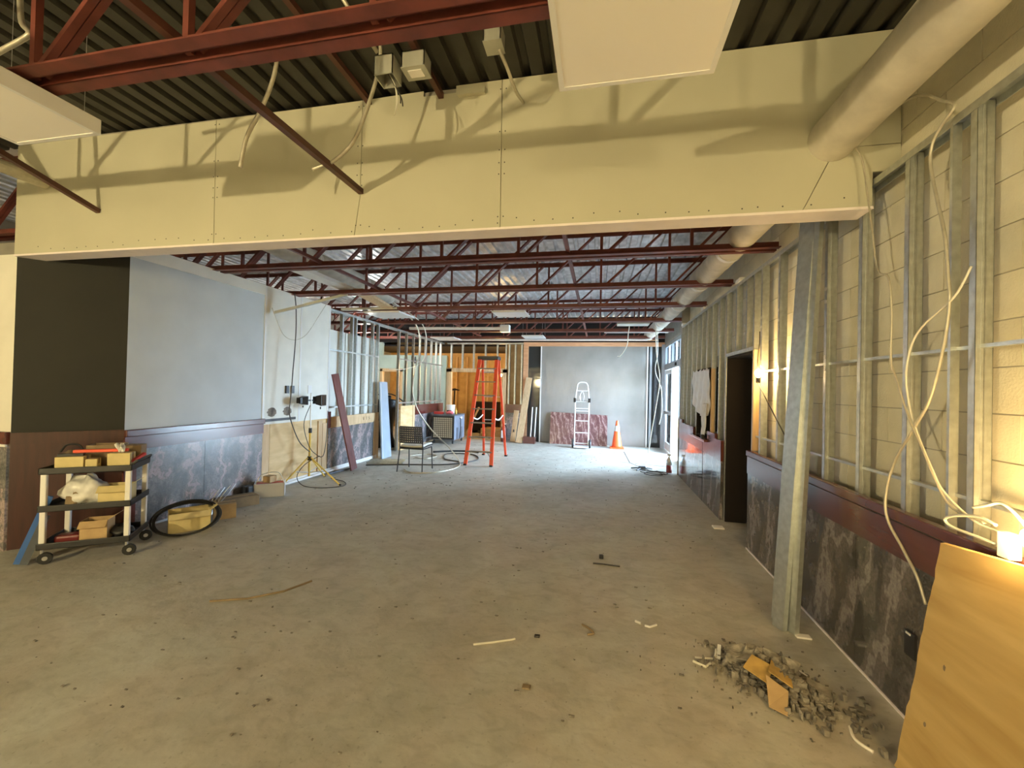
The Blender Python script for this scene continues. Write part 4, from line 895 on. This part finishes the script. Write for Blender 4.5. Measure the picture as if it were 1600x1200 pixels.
# ---- chair
ch = thing('stacking_chair', 'black perforated back chair with cream seat facing away', 'chair', (-3.40, 7.5, 0))
for x in (-.25, .25):
    MB().tube([(x, -.26, 0), (x*.92, -.20, .44), (x*.88, -.25, .82)], .011, 8).build('leg', 'black', ch)
    MB().tube([(x*.98, .24, 0), (x*.94, .20, .43)], .011, 8).build('leg', 'black', ch)
    MB().tube([(x*.92, -.20, .43), (x*.94, .20, .43)], .011, 8).build('seat_rail', 'black', ch)
    MB().tube([(x*.90, -.23, .62), (x*1.05, -.05, .64), (x*1.05, .10, .63)], .012, 8, smooth=4).build('armrest', 'black', ch)
MB().tube([(-.23, -.20, .43), (.23, -.20, .43)], .01, 8).build('cross_rail', 'black', ch)
mb = MB(); nx, nz = 12, 7
def bk(u, v): return Vector(((u-.5)*.46*(1-.06*v), -.215-.035*v-.03*math.cos((u-.5)*3), .55+.29*v))
for i in range(nx+1):
    w_ = .012; mb.bar(bk(i/nx, 0), bk(i/nx, 1), .026, .008, (0, 1, 0))
for j in range(nz+1):
    for i in range(nx): mb.bar(bk(i/nx, j/nz), bk((i+1)/nx, j/nz), .008, .027, (0, 0, 1))
mb.build('backrest', 'black', ch)
st = MB(); st.sheet(10, 10, lambda u, v: ((u-.5)*.47, -.20+.46*v, .452+.02*math.sin(v*2.2)-.012*math.sin(u*3.14))); o = st.build('seat_shell', 'black', ch, smooth=True); solid(o, .014)
st = MB(); st.sheet(10, 10, lambda u, v: ((u-.5)*.44, -.18+.43*v, .478+.02*math.sin(v*2.2)-.01*math.sin(u*3.14))); o = st.build('seat_pad', 'seatpad', ch, smooth=True); solid(o, .03)

# ---- portable cooler with things on top
hc = thing('portable_cooler', 'grey box shaped portable cooler with square grid front', 'cooler', (-4.28, 11.65, 0))
bevel(MB().box((-.34, -.44, .10), (.34, .46, .80)).build('body', 'bluegrey', hc), .03, 3)
bevel(MB().box((-.345, -.46, .78), (.345, .47, .82)).build('lid', 'darkgrey', hc), .012)
bevel(MB().box((-.33, -.455, .12), (.33, -.43, .78)).build('front_frame', 'black', hc), .006)
fm = MB().box((-.28, -.458, .17), (.28, -.455, .74)).build('filter_pad', 'grille', hc)
for i in range(11): MB().box((-.285+i*.056, -.466, .165), (-.275+i*.056, -.458, .745)).build('grid_bar', 'black', hc)
for i in range(11): MB().box((-.285, -.468, .165+i*.057), (.285, -.459, .175+i*.057)).build('grid_bar', 'black', hc)
for y in (-.2, .15): bevel(MB().box((.34, y-.07, .12), (.352, y+.07, .45)).build('side_recess', 'darkgrey', hc), .004)
MB().tube([(.345, -.02, .70), (.375, -.02, .66), (.37, -.02, .3), (.35, -.02, .12)], .012, 7, smooth=4).build('side_hose', 'black', hc)
bevel(MB().box((.34, .05, .68), (.35, .2, .74)).build('badge', 'white', hc), .003)
for x in (-.28, .28):
    for y in (-.38, .38): MB().wheel((x, y, .05), (1, 0, 0), .05, .035).build('caster', 'rubber', hc)
t = thing('paint_bucket', 'white plastic bucket on the grey portable cooler', 'bucket', (-4.33, 11.95, .82))
MB().lathe((0, 0, 0), [(.11, 0), (.125, .22), (.135, .22), (.135, .25), (.128, .25)], 18).build('pail', 'white', t, smooth=False); MB().tube([(-.13, 0, .22), (-.09, -.08, .18), (.09, -.08, .18), (.13, 0, .22)], .004, 5, smooth=4).build('handle', 'alu', t)
t = thing('red_toolbox', 'red toolbox at the front left of the portable cooler', 'toolbox', (-4.48, 11.38, .82)); bevel(MB().box((-.13, -.07, 0), (.13, .07, .07)).build('body', 'red', t), .008); MB().tube([(-.06, 0, .07), (-.05, 0, .10), (.05, 0, .10), (.06, 0, .07)], .006, 6).build('handle', 'black', t)
blob((-4.14, 11.36, .865), .085, 21, (1.3, .8, .6), 16, 10, .2).solo('pink_rag', 'pink', 'pink rag bundled on the front of the portable cooler', 'rag', smooth=True)
MB().lathe((-4.05, 11.62, .82), [(.03, 0), (.032, .1), (.012, .13), (.012, .17)], 10).solo('small_bottle', 'yellow', 'small yellow bottle on the portable cooler beside the rag', 'bottle', smooth=True)
bevel(MB().box((-4.30, 11.52, .82), (-4.18, 11.60, .93)).solo('black_drill_case', 'black', 'small black case on the portable cooler behind the rag', 'case'), .01)

# ---- hoses and cords on the floor
cable([(-4.1, 7.7, 3.25), (-4.15, 8.2, 3.22), (-4.2, 8.9, 3.10), (-4.2, 9.25, 2.9), (-4.2, 9.35, 2.5), (-4.2, 9.15, 2.05), (-4.15, 8.9, 1.5), (-4.10, 9.1, 1.05), (-3.85, 9.3, .6), (-3.4, 9.2, .25), (-2.95, 8.7, .03), (-2.72, 8.0, .012), (-2.9, 7.4, .012), (-3.3, 7.2, .012), (-3.6, 7.45, .012)], .014, 'conduit', 'long pale hose falling from the ceiling and looping round the chair')
cable([(-4.1, 7.75, 3.28), (-4.1, 8.5, 3.2), (-4.12, 9.3, 3.05), (-4.15, 9.6, 2.7), (-4.2, 9.5, 2.2), (-4.5, 9.2, 2.0), (-4.75, 8.9, 1.98)], .010, 'cable', 'pale wire arcing from the ceiling to the left doorway')
cable([(-4.5, 7.6, .012), (-3.8, 7.9, .012), (-3.0, 8.2, .012), (-2.6, 8.9, .012), (-2.9, 9.6, .012), (-3.5, 9.5, .012), (-3.3, 8.8, .012), (-2.9, 8.6, .012)], .012, 'wire', 'black hose winding over the floor behind the chair')
cable([(-3.9, 9.6, .02), (-3.5, 9.9, .02), (-3.1, 10.0, .02), (-2.85, 9.9, .02)], .022, 'rubber', 'thick black hose piece lying before the portable cooler')
cable([(-4.2, 8.9, .012), (-3.9, 9.3, .012), (-3.6, 9.1, .012), (-3.7, 8.7, .012), (-4.0, 8.8, .012)], .012, 'conduit', 'pale hose loop lying by the black doorway')

# ---- step ladder
ld = thing('step_ladder', 'tall orange fibreglass step ladder standing open', 'ladder', (-2.39, 9.0, 0))
W0_, W1_, H = .275, .19, 2.24
def rail(s, f, z): return (s*(W0_+(W1_-W0_)*z/H), f*(.70-.60*z/H), z)
for s in (-1, 1):
    MB().bar(rail(s, -1, 0.01), rail(s, -1, H), .035, .075, (1, 0, 0)).build('front_rail', 'orange', ld)
    MB().bar(rail(s*.97, 1, 0.01), rail(s*.97, 1, H), .028, .05, (1, 0, 0)).build('rear_rail', 'orange', ld)
    for f in (-1, 1):
        p = rail(s, f, .0); MB().box((p[0]-.03, p[1]-.045, 0), (p[0]+.03, p[1]+.045, .03)).build('foot', 'rubber', ld)
    a = rail(s, -1, .98); b = rail(s, 1, .98); MB().tube([a, (a[0], (a[1]+b[1])/2, .90), b], .014, 7, smooth=4).build('spreader', 'white', ld)
for i in range(7):
    z = .28+.29*i; a, b = rail(-1, -1, z), rail(1, -1, z)
    MB().box((a[0], a[1]-.045, z-.012), (b[0], a[1]+.045, z+.012)).build('step', 'stepshade', ld)
    if i in (0, 6):
        for s in (-1, 1):
            p = rail(s, -1, z-.14 if i == 0 else z-.1); q = (rail(s, -1, z)[0]*.6, rail(s, -1, z)[1], z); MB().bar(p, q, .012, .02).build('step_brace', 'alu', ld)
for z in (.28, .86, 1.4, 1.95):
    a, b = rail(-1, 1, z), rail(1, 1, z); MB().tube([a, b], .012, 7).build('rear_bar', 'alu', ld)
bevel(MB().box((-.235, -.14, H-.02), (.235, .13, H+.055)).build('top_cap', 'black', ld), .012)

# ---- lumber and extinguisher at the post
mb = MB(); mb.bar((-2.27, 12.12, .005), (-2.08, 12.585, 1.93), .19, .04, (0, 1, 0)); mn = min(p[2] for p in mb.v); mb.v = [(x, y, z-mn) for x, y, z in mb.v]; mb.solo('lumber_board', 'lumber', 'tall pine board leaning on the orange wood post', 'board')
mb = MB(); mb.bar((-2.50, 12.33, .005), (-2.44, 12.55, .93), .15, .035, (0, 1, 0)); mn = min(p[2] for p in mb.v); mb.v = [(x, y, z-mn) for x, y, z in mb.v]; t = thing('lumber_board', 'short pine board with a notch left of the tall board', 'board', (-2.5, 12.4, 0)); mb.build('board', 'lumber', t, world=True); MB().bar((-2.48, 12.352, .30), (-2.477, 12.365, .37), .03, .03).build('notch', 'wire', t, world=True)
for k, x in enumerate((-1.98, -1.86)): MB().tube([(x, 12.42, .10), (x+.02, 12.60, 1.05)], .018, 8).solo('white_rod', 'white', ('thin white rod leaning on the dark glazing, left', 'thicker white rod leaning on the dark glazing, right')[k], 'rod')
bevel(MB().box((-2.14, 12.10, 0), (-1.80, 12.36, .20)).solo('dark_red_block', 'mahog', 'dark red timber block on the floor by the dark glazing', 'block'), .005)
t = thing('fire_extinguisher', 'dark red extinguisher with white label beside the boards', 'extinguisher', (-2.78, 12.32, 0))
MB().lathe((0, 0, 0), [(.08, 0), (.085, .02), (.085, .38), (.05, .45), (.02, .47), (.02, .5)], 16).build('cylinder', 'mahogz', t, smooth=True)
MB().box((-.05, -.088, .12), (.05, -.08, .34)).build('label_plate', 'white', t); MB().bar((-.05, 0, .5), (.08, 0, .54), .02, .02).build('handle', 'white', t); MB().tube([(.03, 0, .5), (.1, 0, .42), (.1, 0, .2)], .01, 6, smooth=4).build('hose', 'black', t)

# ---- red granite slab, hand truck, cone
mb = MB().hexa([(-1.40, 12.40, 0.002), (.26, 12.36, .002), (.26, 12.39, .002), (-1.40, 12.43, .002), (-1.40, 12.57, .93), (.26, 12.57, .88), (.26, 12.60, .88), (-1.40, 12.60, .93)])
mb.solo('granite_slab', 'granite', 'red veined granite slab leaning on the plastic sheeting', 'slab')
ht = thing('hand_truck', 'white hand truck standing before the granite slab', 'hand truck', (-.45, 11.78, 0))
for s in (-1, 1):
    MB().tube([(s*.19, 0, .08), (s*.185, .02, 1.28), (s*.15, .08, 1.66), (s*.13, .10, 1.76), (s*.08, .105, 1.81), (0, .106, 1.82)], .017, 8, smooth=4).build('side_rail', 'white', ht)
    w = MB().wheel((s*.235, .04, .125), (1, 0, 0), .125, .05, 18).build('wheel', 'rubber', ht); MB().wheel((s*.235, .04, .125), (1, 0, 0), .06, .058, 12).build('wheel_hub', 'white', w)
    bevel(MB().box((s*.20-.035, -.05, 1.26), (s*.20+.035, .03, 1.38)).build('grip', 'black', ht), .01)
for z in (.42, .75, 1.02, 1.09, 1.28, 1.58): MB().tube([(-.18 if z < 1.3 else -.155, .01 if z < 1.3 else .07, z), (.18 if z < 1.3 else .155, .01 if z < 1.3 else .07, z)], .013, 8).build('cross_bar', 'white', ht)
MB().tube([(-.20, .04, .125), (.20, .04, .125)], .014, 8).build('axle', 'white', ht)
bevel(MB().box((-.2, -.22, .03), (.2, .02, .05)).build('toe_plate', 'white', ht), .004)
MB().tube([(.0, .06, 1.58), (-.06, .05, 1.45), (-.04, .04, 1.3), (.03, .04, 1.3), (.05, .05, 1.45), (0, .06, 1.58)], .008, 6, smooth=5).build('hanging_cord', 'alu', ht)
cn = thing('traffic_cone', 'orange traffic cone with white collar near the glass door', 'cone', (.52, 12.1, 0))
bevel(MB().box((-.19, -.19, 0), (.19, .19, .035)).build('base', 'cone', cn), .015)
MB().lathe((0, 0, .03), [(.145, 0), (.137, .05), (.035, .72), (.028, .74)], 22).build('body', 'cone', cn, smooth=True)
MB().lathe((0, 0, .03), [(.0795, .45), (.0555, .60)], 22).build('collar', 'white', cn, smooth=True)
bt = thing('spray_bottle', 'silver and red bottle standing at the stud wall end', 'bottle', (1.40, 8.85, 0))
MB().lathe((0, 0, 0), [(.052, 0), (.055, .01), (.055, .15)], 16)  .build('red_band', 'darkred', bt, smooth=True); MB().lathe((0, 0, .15), [(.055, 0), (.055, .10), (.02, .16), (.018, .19)], 16).build('shoulder', 'bottle', bt, smooth=True); MB().box((-.04, -.015, .335), (.03, .015, .37)).build('nozzle', 'alu', bt)

# ---- hanging cords on the right far side
cable([(1.15, 9.3, 3.0), (1.18, 9.35, 2.4), (1.25, 9.3, 1.9), (1.20, 9.3, 1.4), (1.12, 9.35, .8), (1.05, 9.3, .35), (.98, 9.15, .05), (.92, 9.0, .03)], .009, 'conduit', 'long cord hanging from the duct to the plug bundle')
cable([(.62, 9.4, 3.03), (.60, 9.45, 2.85), (.58, 9.5, 2.6), (.45, 9.5, 2.38), (.38, 9.5, 2.36)], .009, 'cable', 'short pale wire dangling before the plastic sheeting')
cable([(1.30, 10.2, 3.0), (1.32, 10.25, 2.5), (1.28, 10.3, 2.1), (1.4, 10.2, 1.7), (1.42, 10.1, 1.2), (1.38, 10.2, .85)], .008, 'cable', 'white wire dangling beside the glass door')
t = thing('plug_bundle', 'grey bundle of plugs and cord ends on the floor', 'plug bundle', (.90, 9.0, 0))
bevel(MB().box((-.07, -.05, .0), (.07, .05, .07)).build('plug_block', 'darkgrey', t), .012)
for k in range(5): a = k*1.25+.4; MB().tube([(0, 0, .03), (.12*math.cos(a), .12*math.sin(a), .03), (.22*math.cos(a), .22*math.sin(a), .012)], .012, 6).build('plug_lead', 'darkgrey', t)
pts = []
for k in range(34): a = k*.42; r = .16+.05*math.sin(k*.7); pts.append((1.06+r*1.3*math.cos(a), 8.55+r*math.sin(a), .012+.001*k))
cable(pts, .008, 'wire', 'tangled black cord on the floor below the plug bundle', sm=3)

# ---- debris pile in the foreground
dp = thing('debris_pile', 'pile of swept rubble, brown scraps and wire on the floor', 'debris', (.98, 2.6, 0))
rnd = random.Random(4)
def chunk(mb, c, s):
    p = [Vector((c[0]+sx*s[0]*rnd.uniform(.5, 1), c[1]+sy*s[1]*rnd.uniform(.5, 1), c[2]+sz*s[2]*rnd.uniform(.5, 1))) for sz in (-1, 1) for sx, sy in ((-1, -1), (1, -1), (1, 1), (-1, 1))]
    mn = min(v.z for v in p)
    if mn < .001: p = [v+Vector((0, 0, .001-mn)) for v in p]
    mb.hexa(p)
mb = MB()
for i in range(900):
    u = rnd.gauss(0, 1); v = rnd.gauss(0, 1); x = -.0+u*.12+v*.04; y = .02-u*.10+v*.065
    h = max(0, .105*math.exp(-(u*u*.45+v*v*.6))); chunk(mb, (x, y, rnd.uniform(0, h)), [rnd.uniform(.004, .021) for _ in range(3)])
o = mb.build('rubble', 'rubble', dp); o['kind'] = 'stuff'
def flake(pts, m, th=.006, name='scrap'):
    mb = MB(); mb.hexa([Vector(p) for p in pts]+[Vector(p)+Vector((0, 0, th)) for p in pts]); return mb.build(name, m, dp)
blob((-.10, .12, .045), .085, 31, (1.3, .7, .8), 26, 14, .32).build('crumpled_paper', 'greyrag', dp, smooth=False)
blob((.06, .05, .05), .085, 33, (1.0, .9, .8), 26, 14, .34).build('crumpled_paper', 'greyrag', dp, smooth=False)
blob((-.02, .09, .06), .07, 35, (1.2, .8, .9), 26, 14, .34).build('crumpled_paper', 'greyrag', dp, smooth=False)
flake([(-.16, -.02, .075), (-.06, -.10, .05), (-.01, -.02, .10), (-.10, .03, .12)], 'brownrub', name='brown_scrap')
flake([(-.10, -.22, .012), (-.03, -.26, .006), (.02, -.14, .05), (-.07, -.09, .09)], 'card', name='brown_scrap')
flake([(-.05, -.07, .10), (.05, -.12, .06), (.08, -.01, .07), (.0, .03, .11)], 'brownrub', name='brown_scrap')
flake([(.12, -.10, .03), (.21, -.18, .015), (.27, -.04, .03), (.17, .01, .05)], 'rubble', name='tile_scrap')
flake([(-.02, .10, .06), (.06, .02, .08), (.09, .06, .09), (.01, .14, .07)], 'rubble', name='tile_scrap')
flake([(-.20, .10, .05), (-.12, .02, .09), (-.08, .06, .10), (-.16, .15, .06)], 'rubble', name='tile_scrap')
MB().tube([(-.40, .08, .01), (-.34, .04, .012), (-.27, .12, .012), (-.24, .20, .03)], .008, 5).build('wire_scrap', 'cable', dp)
MB().tube([(-.38, .12, .01), (-.26, .13, .012)], .006, 5).build('wire_scrap', 'cable', dp)
MB().bar((-.25, .12, .02), (-.22, .22, .05), .02, .006).build('white_scrap', 'white', dp)
MB().tube([(.14, .13, .04), (.18, .03, .05)], .004, 5).build('wire_scrap', 'white', dp)
MB().tube([(-.08, .18, .07), (-.02, .08, .10)], .006, 5).build('wire_scrap', 'alu', dp)
mb = MB()
for i in range(160):
    x, y = rnd.gauss(-.02, .22), rnd.gauss(-.02, .17); chunk(mb, (x, y, 0), [rnd.uniform(.002, .007) for _ in range(3)])
o = mb.build('crumbs', 'rubble', dp); o['kind'] = 'stuff'
# ---- single scraps on the floor
def scrap(pts, r, m, label, cat='scrap', name='floor_scrap', sm=0): return MB().tube([(x, y, r) for x, y in pts], r, 6, smooth=sm).solo(name, m, label, cat)
scrap([(-.73, 2.53), (-.62, 2.58), (-.51, 2.635), (-.49, 2.65)], .006, 'cable', 'thin pale stick lying alone on the near floor')
scrap([(.28, 3.05), (.315, 3.03)], .008, 'white', 'tiny white scrap left of the white angle scrap')
scrap([(.34, 3.01), (.37, 3.0), (.42, 3.04)], .007, 'white', 'small white angle scrap on the floor before the debris')
bevel(MB().box((.035, 4.10, 0), (.075, 4.135, .035)).solo('black_bolt', 'black', 'small black block on the middle of the floor', 'block'), .006)
scrap([(-.02, 3.97), (.08, 3.975), (.22, 3.96)], .006, 'wire', 'dark stick beside the small black block')
scrap([(-.08, 2.92), (-.03, 2.88), (.0, 2.83), (-.04, 2.81)], .006, 'carddark', 'curled brown scrap on the near floor', sm=4)
bevel(MB().box((-.375, 2.70, 0), (-.34, 2.725, .012)).solo('dark_chip', 'wire', 'small dark chip beside the thin pale stick', 'chip'), .003)
bevel(MB().box((-.37, 2.225, 0), (-.325, 2.26, .008)).solo('dark_chip', 'carddark', 'brown chip at the bottom centre of the floor', 'chip'), .003)
scrap([(-2.73, 2.56), (-2.5, 2.66), (-2.33, 2.82), (-2.24, 3.02)], .007, 'carddark', 'long bent brown strip on the left near floor')
bevel(MB().box((1.31, 3.11, 0), (1.40, 3.16, .012)).solo('white_chip', 'panel', 'pale chip on the floor by the stud bundle foot', 'chip'), .003)
bevel(MB().box((1.36, 5.35, 0), (1.48, 5.46, .02)).solo('white_chip', 'panel', 'pale rag lump on the floor beside the dark doorway', 'chip'), .008)
mb = MB(); rnd = random.Random(11)
for i in range(900):
    x = rnd.uniform(-4.4, 1.35); y = rnd.uniform(1.6, 11.5); s = rnd.uniform(.002, .008); chunk(mb, (x, y, 0), (s*rnd.uniform(.6, 2.4), s, s*.5))
o = mb.solo('floor_crumbs', 'rubble', 'scattered crumbs of plaster over the whole floor', 'crumbs'); o['kind'] = 'stuff'
scrap([(1.24, 2.20), (1.20, 2.26), (1.22, 2.34)], .007, 'panel', 'curved pale offcut by the plywood sheet foot', sm=4)

# ---- store room contents
t = thing('store_cabinet', 'dark cabinet inside the bulb lit store room', 'cabinet', (-3.95, 14.6, 0))
bevel(MB().box((-.45, -.3, .08), (.45, .3, 1.1)).build('body', 'dark', t), .01); MB().box((-.43, -.315, .12), (-.01, -.3, 1.06)).build('door', 'dark', t); MB().box((.01, -.315, .12), (.43, -.3, 1.06)).build('door', 'dark', t)
for x in (-.4, .4): MB().box((x-.03, -.25, 0), (x+.03, .25, .08)).build('plinth', 'dark', t)
t = thing('pickaxe', 'pickaxe standing head up in the store room opening', 'pickaxe', (-4.75, 13.3, 0))
MB().tube([(0, 0, 0), (.05, 0, 1.5)], .022, 8).build('shaft', 'dark', t); MB().tube([(-.22, 0, 1.38), (-.1, 0, 1.5), (.05, 0, 1.53), (.22, 0, 1.5)], [.012, .03, .035, .012], 8).build('head', 'dark', t)
t = thing('timber_pile', 'pile of dark timber lengths on the store room floor', 'timber pile', (-3.3, 13.7, 0))
for k in range(9): MB().box((-.5+.03*(k % 3), -.3+.22*(k % 3), .09*(k//3)), (.55-.05*(k % 2), -.12+.22*(k % 3), .09*(k//3)+.08)).build('timber', 'osb', t)
mb = MB(); mb.bar((-4.25, 13.2, .02), (-3.9, 13.5, .95), .07, .04); mb.solo('leaning_timber', 'lumber', 'pale timber leaning behind the portable cooler', 'timber')
